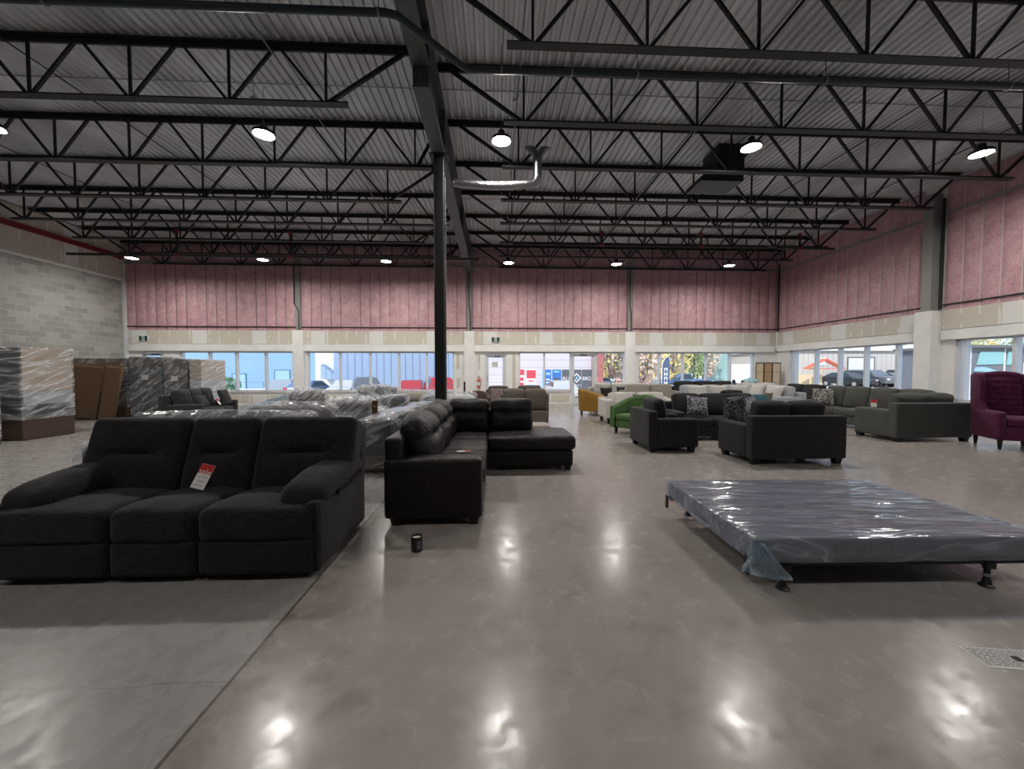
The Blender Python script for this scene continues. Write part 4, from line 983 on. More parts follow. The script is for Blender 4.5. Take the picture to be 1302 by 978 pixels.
# ------------------------------------------------------------------ taupe recliners in the middle
def puffy_recliner(name, label, cat, loc, rz, W, n, H, group=None):
    t = thing(name, label, cat, loc, rz, group); m = M['taupe']; D = .92
    MB().pad((W - .04, D - .10, .26), .03, T=T(0, 0, .18), n=4).build('base', m, t, smooth=True)
    for sx in (-1, 1): MB().pad((.17, D - .16, .54), .07, (.01, .02, .02), T(sx * (W / 2 - .085), -.04, .33), n=8).build('armrest', m, t, smooth=60)
    iw = (W - .35) / n
    for i in range(n):
        cx = -W / 2 + .175 + iw * (i + .5)
        MB().pad((iw - .008, .62, .17), .06, (0, .01, .03), T(cx, -.12, .395), n=8).build('seat_cushion', m, t, smooth=60)
        bw = (W - .16) / n; bx = -W / 2 + .08 + bw * (i + .5)
        MB().pad((bw - .01, .26, H - .42), .085, (0, .035, .015), T(bx, .31, .41 + (H - .42) / 2, R(-8)), n=10).build('backrest', m, t, smooth=60)
    MB().pad((W - .10, .10, .34), .03, T=T(0, .40, .22), n=4).build('rear_skirt', m, t, smooth=True)
    for sx in (-1, 1): MB().pad((.10, .16, .44), .045, T=T(sx * (W / 2 - .06), .36, .63, R(-5)), n=4).build('wing', m, t, smooth=True)
    legs(t, [(sx * (W / 2 - .12), sy * .3) for sx in (-1, 1) for sy in (-1, 1)], .055, .03)
    return t
puffy_recliner('reclining_loveseat', 'taupe reclining two seat sofa with its back to the camera', 'sofa', (.80, 10.62, 0), R(180), 1.32, 2, .98)
puffy_recliner('recliner', 'taupe recliner chair facing the camera near the glazed door', 'armchair', (.12, 12.3, 0), 0, .84, 1, .97, 'taupe recliners')
puffy_recliner('recliner', 'taupe recliner partly hidden behind the reclining two seat sofa', 'armchair', (1.22, 13.2, 0), 0, .98, 1, .95, 'taupe recliners')
throw_pillow('faded pink print pillow on the taupe recliner', 'patternpink', (.06, 11.92, .53), .40, .40, .12, 20, 0)
t = thing('ottoman', 'taupe footstool behind the leather sectional chaise end', 'ottoman', (.72, 7.1, 0))
MB().pad((.56, .50, .30), .04, T=T(0, 0, .22), n=4).build('base', M['taupe'], t, smooth=True)
MB().pad((.58, .52, .10), .045, (0, 0, .012), T(0, 0, .42), n=6).build('cushion', M['beige'], t, smooth=True)
legs(t, [(sx * .22, sy * .2) for sx in (-1, 1) for sy in (-1, 1)], .08, .03)

# ------------------------------------------------------------------ pale sofas in the middle distance
sofa('sofa', 'off white sofa with dark legs behind the green tub chair', 'sofa', (4.04, 10.72, 0), 0, 2.04, .88, 'white', 2, .44, .66, .22, .80, .70, .16, legw=.04, legmat='brownleg')
throw_pillow('off white pillow on the off white sofa behind the green chair', 'white', (3.42, 10.29, .50), .40, .40, .13, 20, R(-4))
throw_pillow('taupe pillow beside the off white pillow behind the green chair', 'taupe', (3.90, 10.26, .50), .34, .36, .08, 28, R(12), 8)
sofa('sofa', 'beige two cushion sofa behind the off white sofa', 'sofa', (4.86, 11.75, 0), 0, 1.78, .88, 'beige', 2, .46, .64, .18, 1.0, .84, .07)
sofa('sofa', 'white tufted sofa standing below the narrow window pane', 'sofa', (4.52, 13.75, 0), 0, 2.1, .9, 'white', 3, .45, .66, .16, .98, .86, .08, tuft=True)
throw_pillow('dark pillow in the middle of the white tufted sofa', 'char2', (4.45, 13.38, .50), .30, .42, .12, 20)
throw_pillow('dark pillow at the end of the white tufted sofa', 'char2', (3.92, 13.34, .50), .44, .40, .12, 22, R(4))
sofa('sofa', 'light grey three cushion sofa with pale pillows facing the camera', 'sofa', (6.98, 12.0, 0), 0, 2.36, .92, 'ltgrey', 3, .46, .62, .18, .96, .80, .07)
for i, (x, lab) in enumerate([(6.30, 'pale grey pillow on the light grey sofa, nearest the beige sofa'), (6.97, 'pale grey pillow in the middle of the light grey sofa'), (7.64, 'pale grey pillow at the window end of the light grey sofa')]):
    throw_pillow(lab, 'white', (x, 11.66, .51), .60, .52, .15, 18, R([-6, 2, 6][i]), 0, 'pillows on the light grey sofa')
throw_pillow('small pale pillow leaning before the light grey sofa pillows', 'ltgrey', (6.36, 11.44, .51), .36, .32, .08, 30, R(-4))
sofa('sofa', 'charcoal sofa behind the light grey sofa', 'sofa', (8.0, 14.3, 0), 0, 2.6, .9, 'char2', 3, .46, .62, .18, 1.03, .86, .07)
throw_pillow('teal pillow on the charcoal sofa behind the light grey sofa', 'teal', (7.35, 14.02, .51), .5, .44, .14, 20)
sofa('sofa', 'off white sofa standing in front of the far tree windows', 'sofa', (10.3, 14.6, 0), 0, 1.9, .9, 'white', 2, .46, .62, .18, .95, .84, .07)
sofa('armchair', 'black low armchair behind the charcoal three seat sofa', 'armchair', (6.30, 9.85, 0), 0, .86, .8, 'char', 1, .44, .60, .14, .90, .82, .06)
sofa('accent_chair', 'teal accent chair beside the black low armchair', 'armchair', (7.16, 10.15, 0), R(-20), .62, .7, 'teal', 1, .42, .56, .10, .76, .70, .08)
sofa('sofa', 'light blue grey sofa turned sideways with two pale pillows', 'sofa', (8.98, 12.25, 0), R(-90), 2.0, .95, 'ltgrey', 2, .46, .66, .2, .94, .80, .06)
throw_pillow('large pale pillow at the near end of the sideways sofa', 'white', (8.80, 11.78, .51), .58, .54, .18, 22, R(-78), 6, 'pillows on the sideways sofa')
throw_pillow('large pale pillow at the far end of the sideways sofa', 'white', (8.80, 12.55, .51), .58, .54, .18, 22, R(-84), -4, 'pillows on the sideways sofa')
throw_pillow('small dark pillow on the near arm end of the sideways sofa', 'taupe', (8.50, 11.62, .53), .26, .28, .10, 28, R(-70))
sofa('sofa', 'charcoal sofa turned sideways behind the grey green sectional', 'sofa', (10.15, 12.4, 0), R(-90), 1.9, .95, 'char2', 2, .46, .66, .2, .97, .82, .06)
# side table with pale blue flowers
t = thing('side_table', 'slim dark side table carrying the flower vase', 'table', (10.62, 15.55, 0))
MB().pad((.5, .5, .03), .012, T=T(0, 0, .70), n=2).build('table_top', M['brownleg'], t, smooth=True)
legs(t, [(sx * .2, sy * .2) for sx in (-1, 1) for sy in (-1, 1)], .685, .02, 'brownleg', .8)
t = thing('flower_vase', 'white vase of pale blue hydrangeas by the far corner', 'vase', (10.62, 15.55, .716))
MB().lathe([(0, 0), (.06, 0), (.09, .06), (.085, .12), (.05, .17), (.055, .19), (.045, .19), (0, .17)], 20).build('vase', M['trimwhite'], t, smooth=True)
hyd = plain('hydrangea_blue', (.34, .55, .60), .8, nscale=14, namt=.3)
for x, y, z, r in [(0, 0, .36, .13), (-.17, .02, .30, .12), (.16, -.03, .31, .12), (.05, .12, .33, .11), (-.05, -.12, .29, .11)]:
    mb = MB()
    def hf(u, v, r=r, x=x, y=y, z=z):
        a, b = u * 2 * pi, (v - .5) * pi; q = r * (1 + .18 * nz((cos(a) * cos(b) * 4, sin(a) * cos(b) * 4, sin(b) * 4 + x * 9)))
        return (x + q * cos(a) * cos(b), y + q * sin(a) * cos(b), z + q * sin(b) * .85)
    mb.grid(hf, 16, 10).build('bloom', hyd, t, smooth=80)
for x, y in [(0, 0), (-.1, .01), (.1, -.02), (.03, .07), (-.03, -.07)]: MB().tube([(x * .2, y * .2, .1), (x, y, .27)], .006, 6).build('stem', M['green'], t)
# folding screen in the far corner
t = thing('folding_screen', 'cream panelled folding screen with dark frame in the far corner', 'screen', (12.1, 16.3, 0), R(-22))
pan = plain('cream_paper_panel', (.62, .50, .34), .7); wood = plain('tan_wood_panel', (.42, .26, .14), .6)
for i, (x0, x1, mt) in enumerate([(-.62, -.32, pan), (-.31, .0, wood), (.01, .32, pan)]):
    dy = .02 * i
    MB().box((x0 + .02, dy - .008, .06), (x1 - .02, dy + .008, 1.78)).build('panel', mt, t)
    f = MB(); f.box((x0, dy - .014, 0), (x0 + .02, dy + .014, 1.82)).box((x1 - .02, dy - .014, 0), (x1, dy + .014, 1.82)).box((x0 + .02, dy - .014, 1.78), (x1 - .02, dy + .014, 1.82)).box((x0 + .02, dy - .014, .03), (x1 - .02, dy + .014, .06))
    for zz in (.5, .95, 1.4): f.box((x0 + .02, dy - .012, zz), (x1 - .02, dy + .012, zz + .012))
    f.build('panel_frame', M['brownleg'], t)

# ------------------------------------------------------------------ tufted sofa on the left
sofa('sofa', 'dark grey tufted sofa with a dark pillow in front of the blue warehouse window', 'sofa', (-7.98, 10.85, 0), R(99), 1.85, .95, 'dkgrey', 3, .44, .60, .16, .93, .84, .10, tuft=True, legw=.03, legmat='brownleg')
throw_pillow('dark square pillow at the far arm of the tufted sofa', 'char2', (-7.74, 11.40, .50), .48, .46, .13, 22, R(99))
throw_pillow('round edged grey bolster pillow at the near arm of the tufted sofa', 'dkgrey', (-7.66, 10.42, .50), .44, .34, .13, 26, R(99))
price_tag('red and white tag on the dark grey tufted sofa seat', (-7.56, 10.95, .53), R(60), R(95), .10, .19, False)
# ------------------------------------------------------------------ plastic wrapped furniture waiting on the floor
def crumple(sd, amt=.022, f=5.0):
    def fn(p, c):
        k = nz((p.x * f, p.y * f, p.z * f * .7), 1, sd); k2 = nz((p.x * 14, p.y * 14, p.z * 9), 1, sd + 3)
        d = Vector(c); d = d.normalized() if d.length > 0 else Vector((0, 0, 1))
        return p + d * (abs(k) * amt * 1.6 + k2 * amt * .5)
    return fn
def wrapped_sofa(name, label, cat, loc, rz, W, D, H, mat, arm_h=.64, film_='film', dust=.0, group='plastic wrapped seating', armless=False, sd=1.0):
    t = thing(name, label, cat, loc, rz, group); m = M[mat]; w2, d2 = W / 2, D / 2
    MB().pad((W - .04, D - .04, .40), .05, T=T(0, 0, .24), n=5).build('base', m, t, smooth=True)
    MB().pad((W - .04, .26, H - .08), .09, (0, .02, .02), T(0, d2 - .16, .04 + (H - .08) / 2, R(-5)), n=8).build('backrest', m, t, smooth=60)
    if not armless:
        for sx in (-1, 1): MB().pad((.24, D - .10, arm_h - .06), .09, (.01, 0, .02), T(sx * (w2 - .14), -.02, .04 + (arm_h - .06) / 2), n=8).build('armrest', m, t, smooth=60)
    f = MB()
    f.pad((W + .03, D + .03, arm_h - .01), .08, (0, 0, .03), T(0, 0, .02 + arm_h / 2), n=22, fn=crumple(sd))
    f.pad((W + .02, .36, H - .02), .10, (0, .01, .03), T(0, d2 - .165, .02 + H / 2, R(-4)), n=20, fn=crumple(sd + 5))
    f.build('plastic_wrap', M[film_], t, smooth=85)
    if dust:
        MB().pad((W + .012, D + .012, dust), .03, T=T(0, 0, dust / 2 + .004), n=3).build('dust_cover', M['browncloth'], t, smooth=True)
    return t
wrapped_sofa('wrapped_sofa', 'dark sofa in clear plastic directly behind the charcoal reclining sofa', 'wrapped sofa', (-3.28, 4.55, 0), 0, 2.05, .92, .93, 'dkgrey', .70, sd=2)
wrapped_sofa('wrapped_sofa', 'black sofa in crumpled plastic with brown underside behind the leather sectional', 'wrapped sofa', (-1.56, 6.55, 0), R(-90), 2.05, .82, .86, 'char2', .74, dust=.24, sd=4)
wrapped_sofa('wrapped_sofa', 'plastic wrapped dark sofa just before the black column', 'wrapped sofa', (-1.66, 8.95, 0), R(-90), 1.6, .78, .92, 'char2', .66, sd=6)
wrapped_sofa('wrapped_loveseat', 'brown grey plastic wrapped two seat sofa with rounded arms', 'wrapped sofa', (-3.12, 6.35, 0), R(180), 1.32, .88, .94, 'taupe', .66, sd=8)
wrapped_sofa('wrapped_chair', 'brown chair in shiny bright plastic behind the wrapped two seat sofa', 'wrapped chair', (-2.68, 7.75, 0), R(172), .88, .86, .93, 'taupe', .70, 'film2', sd=10)
t = thing('wooden_board', 'narrow brown board standing against the shiny wrapped chair', 'board', (-2.16, 7.02, 0), R(6))
MB().pad((.10, .03, .92), .006, T=T(0, 0, .46, R(-4)), n=2).build('board', M['cardboard'], t)
MB().box((-.05, -.055, .80), (.05, -.044, .84)).build('tape_strip', M['tape'], t)
wrapped_sofa('wrapped_recliner', 'upright grey recliner in wrinkled plastic with a pale blue sheet', 'wrapped chair', (-4.2, 9.1, 0), R(180), .78, .84, 1.03, 'taupe', .64, 'film2', sd=12)
s = thing('plastic_sheet', 'pale blue plastic sheet sloping down beside the wrapped recliner', 'plastic sheet', (-5.02, 9.1, 0))
MB().grid(lambda u, v: (-.62 + u * .98, -.35 + v * .7 + .03 * nz((u * 5, v * 5, 1)), .60 + .38 * u + .05 * nz((u * 4, v * 4, 7)) - .10 * abs(v - .5)), 18, 12).build('sheet', M['filmblue'], s, smooth=85)
MB().pad((.9, .6, .56), .06, T=T(-.1, 0, .29), n=4).build('wrapped_block', M['ltgrey'], s, smooth=True)
wrapped_sofa('wrapped_loveseat', 'bluish plastic wrapped two seat sofa standing under the ribbed wall window', 'wrapped sofa', (-3.35, 10.65, 0), R(-12), 1.15, .9, 1.04, 'dkgrey', .76, 'film2', sd=14)
t = thing('wrapped_stool', 'small dark stool with rounded top in thin plastic', 'wrapped stool', (-2.44, 9.55, 0))
MB().pad((.56, .5, .62), .06, T=T(0, 0, .32), n=4).build('base', M['char2'], t, smooth=True)
MB().pad((.60, .54, .22), .09, (0, 0, .02), T(0, 0, .735), n=8).build('cushion', M['dkgrey'], t, smooth=60)
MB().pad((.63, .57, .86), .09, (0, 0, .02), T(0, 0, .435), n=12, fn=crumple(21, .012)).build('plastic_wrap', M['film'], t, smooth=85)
t = thing('wrapped_bundle', 'beige wrapped cushion bundle on a crate behind the small dark stool', 'bundle', (-2.25, 11.4, 0))
MB().pad((.74, .5, .56), .02, T=T(0, 0, .285), n=3).build('crate', M['cardlight'], t, smooth=True)
MB().pad((.76, .5, .26), .11, (0, .02, .03), T(0, 0, .70), n=10, fn=crumple(31, .02)).build('bundle', M['beige'], t, smooth=70)
wrapped_sofa('wrapped_armchair', 'pale armchair in loose plastic just past the black column', 'wrapped chair', (-.72, 9.25, 0), R(170), .66, .78, .93, 'white', .62, 'film', sd=17)
tub_chair('brown round back chair between the wrapped armchair and the taupe recliner', 'browncloth', (-.46, 11.1, 0), R(10), None, .62, .62, .86, .70)
t = thing('fire_extinguisher', 'red fire extinguisher on a slim stand beside the single glazed door', 'fire extinguisher', (-.68, YB - .33, .012))
MB().lathe([(0, 0), (.07, 0), (.08, .02), (.08, .34), (.06, .41), (.03, .44), (0, .44)], 20).build('cylinder', plain('extinguisher_red', (.50, .10, .07), .35), t, smooth=True)
MB().lathe([(0, .44), (.025, .44), (.025, .50), (0, .50)], 12).build('valve', M['galv'], t, smooth=True)
MB().box((-.015, -.09, .50), (.015, .03, .525)).build('lever', M['blackplastic'], t)
MB().tube([(.02, 0, .47), (.11, -.02, .44), (.105, -.02, .25), (.09, -.02, .12)], .011, 8).build('hose', M['blackplastic'], t, smooth=60)
MB().lathe([(.0805, .12), (.082, .12), (.082, .26), (.0805, .26)], 20).build('label_band', M['paper'], t, smooth=True)
for ch in list(bpy.data.objects):
    if ch.parent == t: ch.location.z = .70
st = MB().lathe([(0, -.012), (.15, -.012), (.15, 0), (.02, .012), (.015, .70), (.06, .70), (.06, .712), (0, .712)], 18).build('stand', M['redprimer'], t, smooth=True)
t = thing('display_post', 'slim black post standing by the wall near the fire extinguisher', 'post', (-1.16, 14.9, 0))
MB().lathe([(0, 0), (.16, 0), (.16, .012), (.03, .03), (0, .03)], 20).build('base', M['blackplastic'], t, smooth=True)
MB().pad((.07, .05, 1.02), .012, T=T(0, 0, .53), n=2).build('post', M['blackplastic'], t, smooth=True)

# ------------------------------------------------------------------ cartons by the block wall
def carton(label, loc, rz, W, D, H, parts, film_=True, flabel=True, sd=1.0, top=.0, name='wrapped_carton', grp='wrapped upright cartons', fl='filmbox'):
    """parts: list of (name, z0, z1, material)"""
    t = thing(name, label, 'carton', loc, rz, grp)
    for nm, z0, z1, mt in parts:
        MB().pad((W, D, z1 - z0 - .002), .012, T=T(0, 0, (z0 + z1) / 2), n=3).build(nm, M[mt], t, smooth=True)
    if film_:
        lo = film_ if film_ is not True else .02
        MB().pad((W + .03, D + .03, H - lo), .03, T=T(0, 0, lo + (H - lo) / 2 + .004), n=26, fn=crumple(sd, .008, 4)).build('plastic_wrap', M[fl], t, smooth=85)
    if flabel:
        MB().box((-.12, -D / 2 - .022, H * .62), (.08, -D / 2 - .019, H * .70)).build('shipping_label', M['paper'], t)
    return t
t = carton('tallest carton, painted beige sheen and wrinkled plastic over a brown base', (-10.40, 8.89, 0), 0, 1.26, 1.0, 1.95,
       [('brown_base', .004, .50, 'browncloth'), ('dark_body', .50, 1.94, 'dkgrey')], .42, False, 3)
MB().box((.632, -.47, 1.02), (.637, .47, 1.93)).build('beige_sheen', M['cardlight'], t)  # light reflected by the plastic, laid on this face as beige colour
MB().box((.632, -.47, .74), (.637, .47, 1.015)).build('grey_sheen', M['ltgrey'], t)  # greyer lower part of the same painted reflection
carton('shorter pale carton with loose plastic standing in front of the tallest carton', (-10.45, 7.55, 0), 0, 1.45, .9, 1.46,
       [('brown_base', .004, .36, 'browncloth'), ('pale_body', .36, 1.45, 'cardlight')], .1, False, 5)
carton('plain light carton standing behind the tallest carton', (-12.9, 11.35, 0), R(4), 1.3, .7, 2.02, [('carton_body', .004, 2.01, 'cardlight')], False, False, 7, name='carton', grp='plain cartons')
carton('dark green grey wrapped carton with brown lower half behind the leaning brown boxes', (-12.42, 13.05, 0), 0, 1.75, .8, 1.86,
       [('brown_base', .004, .86, 'browncloth'), ('dark_body', .86, 1.62, 'dkgrey'), ('brown_top', 1.62, 1.85, 'browncloth')], .3, True, 9, fl='film')
carton('dark plastic wrapped carton to the right of the leaning brown boxes', (-10.98, 13.05, 0), 0, .98, .8, 1.90,
       [('dark_body', .004, 1.64, 'dkgrey'), ('brown_top', 1.64, 1.89, 'browncloth')], .02, True, 11, fl='film')
carton('dark wrapped carton with a light cardboard end next to the tufted sofa', (-10.08, 13.10, 0), 0, .70, .9, 1.84,
       [('dark_body', .004, 1.2, 'dkgrey'), ('brown_top', 1.2, 1.83, 'browncloth')], .02, True, 13, fl='film')
carton('light cardboard carton end with streaked plastic on its lower half', (-9.47, 13.20, 0), 0, .34, 1.1, 1.82,
       [('lower_body', .004, 1.15, 'ltgrey'), ('cardboard_top', 1.15, 1.81, 'cardlight')], .02, False, 15)
def leaning(label, loc, rz, W, th, H, lean, side=7):
    t = thing('flat_box', label, 'box', loc, rz, 'leaning brown flat boxes')
    A = T(0, 0, W / 2 * sin(R(side))) @ Matrix.Rotation(R(-lean), 4, 'X') @ Matrix.Rotation(R(side), 4, 'Y') @ T(0, 0, H / 2)
    MB().pad((W, th, H), .01, T=A, n=2).build('carton_body', M['cardboard'], t, smooth=True)
    MB().box((-W / 2 + .01, -th / 2 - .004, H / 2 - .10), (W / 2 - .01, -th / 2 - .001, H / 2 - .04), A).build('tape_strip', M['tape'], t)
    MB().box((W / 2 + .001, -th / 2 + .03, -H / 2 + .01), (W / 2 + .004, th / 2 - .03, H / 2 - .01), A).build('edge_flap', M['tape'], t)
    return t
leaning('wide brown flat box leaning against the wrapped cartons', (-12.28, 11.98, .012), R(20), .72, .16, 1.62, 5)
leaning('narrower brown flat box leaning beside the wide one', (-11.60, 12.02, .012), R(20), .34, .16, 1.62, 5)

# ------------------------------------------------------------------ outside
def gz(x, y):   # the yard falls away behind the shop and is level with the floor at the side
    s = max(0, min(1, (x - 20) / 9)); s = s * s * (3 - 2 * s)
    if y < YB: s = 1
    return -.12 * s - .68 * (1 - s)
GZ = -.68
M['ground'] = plain('pale_concrete_yard', (.62, .60, .57), .9, nscale=.4, namt=.12)
M['grassy'] = plain('dry_grass_verge', (.34, .32, .14), .95, nscale=2, namt=.3)
gm = MB(); gm.grid(lambda u, v: (-140 + 300 * u, YB + .3 + 140 * v, gz(-140 + 300 * u, YB + 1)), 150, 10)
g = gm.build('ground', M['ground'], smooth=True); struct(g, 'pale bright yard outside the windows')
g2 = MB().box((XR + .3, -60, -.4), (160, YB + .3, -.12)).build('ground', M['ground']); struct(g2, 'pale bright yard outside the side windows')
def ribbed(name, c0, c1, period, axis='X'):
    m, nt, b = new_mat(name)
    tc = N(nt, 'ShaderNodeTexCoord'); s = N(nt, 'ShaderNodeSeparateXYZ'); L(nt, tc.outputs['Object'], s.inputs[0])
    a = N(nt, 'ShaderNodeMath', operation='MULTIPLY'); a.inputs[1].default_value = 1 / period; L(nt, s.outputs[axis], a.inputs[0])
    f = N(nt, 'ShaderNodeMath', operation='FRACT'); L(nt, a.outputs[0], f.inputs[0])
    r = ramp(nt, f.outputs[0], [(0, c0), (.82, c0), (.86, c1), (.95, c1), (1, c0)]); L(nt, r.outputs['Color'], b.inputs['Base Color']); b.inputs['Roughness'].default_value = .6
    return m
def building(name, label, loc, size, mat, roofmat, cat='building', fascia=.5):
    t = thing(name, label, cat, loc)
    w, d, h = size
    MB().box((0, 0, 0), (w, d, h)).build('wall', mat, t)
    MB().box((-.3, -.35, h), (w + .3, d + .3, h + fascia)).build('roof', roofmat, t)
    return t
def opening(t, x0, x1, z0, z1, mat, fmat, name='garage_door'):
    f = MB(); s = .10
    f.box((x0 - s, -.08, z0), (x0, -.01, z1 + s)).box((x1, -.08, z0), (x1 + s, -.01, z1 + s)).box((x0, -.08, z1), (x1, -.01, z1 + s))
    fo = f.build(name, fmat, t)
    p = MB(); n = max(1, round((z1 - z0) / .55))
    for i in range(n): p.box((x0, -.045, z0 + (z1 - z0) * i / n + .006), (x1, -.015, z0 + (z1 - z0) * (i + 1) / n - .006))
    p.build('panel', mat, fo)
bl = ribbed('blue_ribbed_siding', (.26, .35, .50), (.13, .19, .31), .62); blp = plain('pale_blue_siding', (.20, .34, .48), .6, nscale=.3, namt=.05)
lb_ = plain('pale_blue_door', (.27, .44, .62), .5); dkb = plain('dark_blue_trim', (.12, .19, .30), .5); wroof = plain('white_roof_edge', (.75, .75, .74), .5)
t = building('warehouse', 'long pale blue warehouse outside the four pane window', (-64, 48, GZ), (42.3, 12, 8), blp, wroof)
for x0, x1, z1 in [(-41.6, -40.4, 1.75), (-36.9, -34.6, 2.2), (-31.6, -30.1, 1.75), (-26.6, -24.9, 2.2)]: opening(t, x0 + 64, x1 + 64, 0, z1, lb_, dkb)
t = building('shed', 'white ribbed shed with blue awning outside the five pane window', (-20.9, 46, GZ), (8.5, 10, 8), ribbed('white_ribbed_siding', (.66, .70, .74), (.48, .54, .60), .5), wroof)
MB().prism([(0, 1.2), (2.2, 1.2), (0, 2.9)], -1.4, -.02, T(1.2)).build('awning', bl, t)
t = building('metal_building', 'blue ribbed metal building right behind the parked cars', (-13.9, 34, GZ), (11.2, 9, 8), bl, wroof)
MB().box((0, -.06, 0), (11.6, -.005, .35)).build('plinth', dkb, t)
# shop with posters
siding = ribbed('pale_mauve_siding', (.56, .52, .57), (.46, .42, .48), .62, 'Z')
t = building('shop', 'pale mauve shop front with posters and a grey sign panel', (-2.1, 32, GZ), (10.2, 9, 7), siding, wroof)
brick = plain('red_brick_pier', (.36, .13, .12), .9, nscale=9, namt=.3)
MB().box((10.21, -.4, 0), (11.1, 1.5, 7)).build('brick_pier', brick, t)
pw, pr, pb, pd = plain('poster_white', (.74, .70, .72), .6), plain('poster_red', (.58, .05, .08), .6), plain('poster_blue', (.035, .16, .50), .6), plain('sign_charcoal', (.09, .10, .12), .6)
pbl = plain('poster_light_blue', (.25, .50, .75), .6)
Z1, ZL = 1.57 - GZ, -.56 - GZ + .0
def poster(x0, x1, z0, z1, mat, bits):
    p = MB().box((x0, -.05, z0), (x1, -.005, z1)).build('poster', mat, t)
    for i, (a0, a1, b0, b1, mt) in enumerate(bits):
        MB().box((x0 + (x1 - x0) * a0, -.056, z0 + (z1 - z0) * b0), (x0 + (x1 - x0) * a1, -.051, z0 + (z1 - z0) * b1)).build('print_block', mt, p)
S0 = 2.1
poster(2.03 + S0 - .5, 2.50 + S0, .62, Z1, pw, [(.0, .95, .72, 1, pr), (.1, .9, .42, .6, pr), (.3, .9, .2, .34, pr), (.1, .9, .02, .1, pbl)])
poster(2.60 + S0, 3.45 + S0, .62, Z1, pw, [(.05, .95, .55, .97, pr), (.25, .75, .38, .45, pr), (.1, .9, .10, .24, pbl)])
poster(3.95 + S0, 4.20 + S0, .5, Z1, pbl, [])
poster(4.22 + S0, 4.68 + S0, .5, Z1, pb, [(.15, .9, .74, .86, pbl), (.1, .8, .5, .56, pw), (.1, .7, .36, .42, pw)])
poster(4.80 + S0, 5.52 + S0, .74, Z1, pb, [(.2, .8, .84, .93, pbl), (.15, .85, .34, .55, pd), (.1, .9, .12, .22, pbl)])
def sign_panel(x0, x1): return MB().box((x0, -.05, .5), (x1, -.005, Z1)).build('sign_panel', pd, t)
UP = Matrix.Rotation(R(90), 4, 'X')
a = sign_panel(5.62 + S0, 6.42 + S0); text_obj('ALL', .46, pw, a, T(6.0 + S0, -.058, 1.50) @ UP, 'lettering', .004)
a = sign_panel(6.46 + S0, 7.22 + S0)
dm = MB(); cx, cz, ro, ri = 6.84 + S0, 1.56, .40, .29
for k in range(4):
    p0 = (cos(k * pi / 2), sin(k * pi / 2)); p1 = (cos((k + 1) * pi / 2), sin((k + 1) * pi / 2))
    dm.add([(cx + q[0] * r_, y, cz + q[1] * r_) for y in (-.058, -.051) for q, r_ in ((p0, ri), (p0, ro), (p1, ro), (p1, ri))], [(0,1,2,3),(7,6,5,4),(0,4,5,1),(2,6,7,3),(1,5,6,2),(3,7,4,0)])
dm.build('diamond_emblem', pw, a)
fl_ = MB().prism([(cx - .13, cz - .02), (cx - .02, cz - .15), (cx + .12, cz - .02), (cx + .05, cz + .06), (cx - .01, cz + .16), (cx - .03, cz + .02)], -.057, -.051).build('flame_emblem', pbl, a)
ln = MB()
for i in range(6): ln.box((6.52 + S0 + i * .11, -.057, .92), (6.58 + S0 + i * .11, -.052, .98))
ln.build('lettering', pw, a)
a = sign_panel(7.28 + S0, 8.20 + S0); text_obj('BBQ', .40, pw, a, T(7.70 + S0, -.058, 1.50) @ UP, 'lettering', .004)

# beige warehouse along the right
t = building('warehouse', 'beige ribbed warehouse with white eave outside the side windows', (31.5, 40, -.12), (50, 10, 3.75), ribbed('beige_siding', (.50, .46, .43), (.36, .33, .31), .55), wroof, fascia=.55)
lt = plain('light_roller_door', (.66, .67, .68), .5); dkf = plain('dark_frame', (.10, .11, .12), .5)
for x0, x1, z1, mt in [(38.1, 41.0, 3.0, lt), (45.6, 47.0, 3.0, lt), (52, 55, 3.0, lt)]: opening(t, x0 - 31.5, x1 - 31.5, 0, z1, mt, dkf)
for x0, x1 in [(34.2, 35.6), (47.8, 49.6)]:
    MB().box((x0 - 31.5, -.05, 2.2), (x1 - 31.5, -.01, 3.0)).build('window', plain('pale_window', (.62, .70, .74), .3), t)
# dark building with large tinted windows, behind the purple chair
t = building('dark_kiosk', 'dark grey glazed kiosk building behind the purple wing chair', (29.3, 22.6, -.12), (4.6, 4.0, 3.0), plain('dark_grey_cladding', (.13, .14, .16), .5), plain('dark_roof', (.10, .11, .13), .5), fascia=.16)
tg = plain('tinted_window', (.22, .42, .44), .12)
for x0, x1, sl in [(.5, 2.2, .2), (2.45, 3.2, .1)]:
    MB().prism([(x0, 1.95), (x1, 2.0), (x1 + sl * .3, 2.78), (x0 + sl, 2.78)], -.06, -.005).build('window', tg, t)
MB().prism([(.3, 1.55), (1.5, 1.42), (1.4, 1.52), (.45, 1.82)], -.5, -.02).build('awning', lb_, t)
for x in (.06, 2.3, 4.5): MB().box((x, -.05, 0), (x + .06, -.005, 3.05)).build('corner_trim', wroof, t)
MB().box((3.6, -.06, 0), (4.3, -.006, 2.1)).build('door', lt, t)
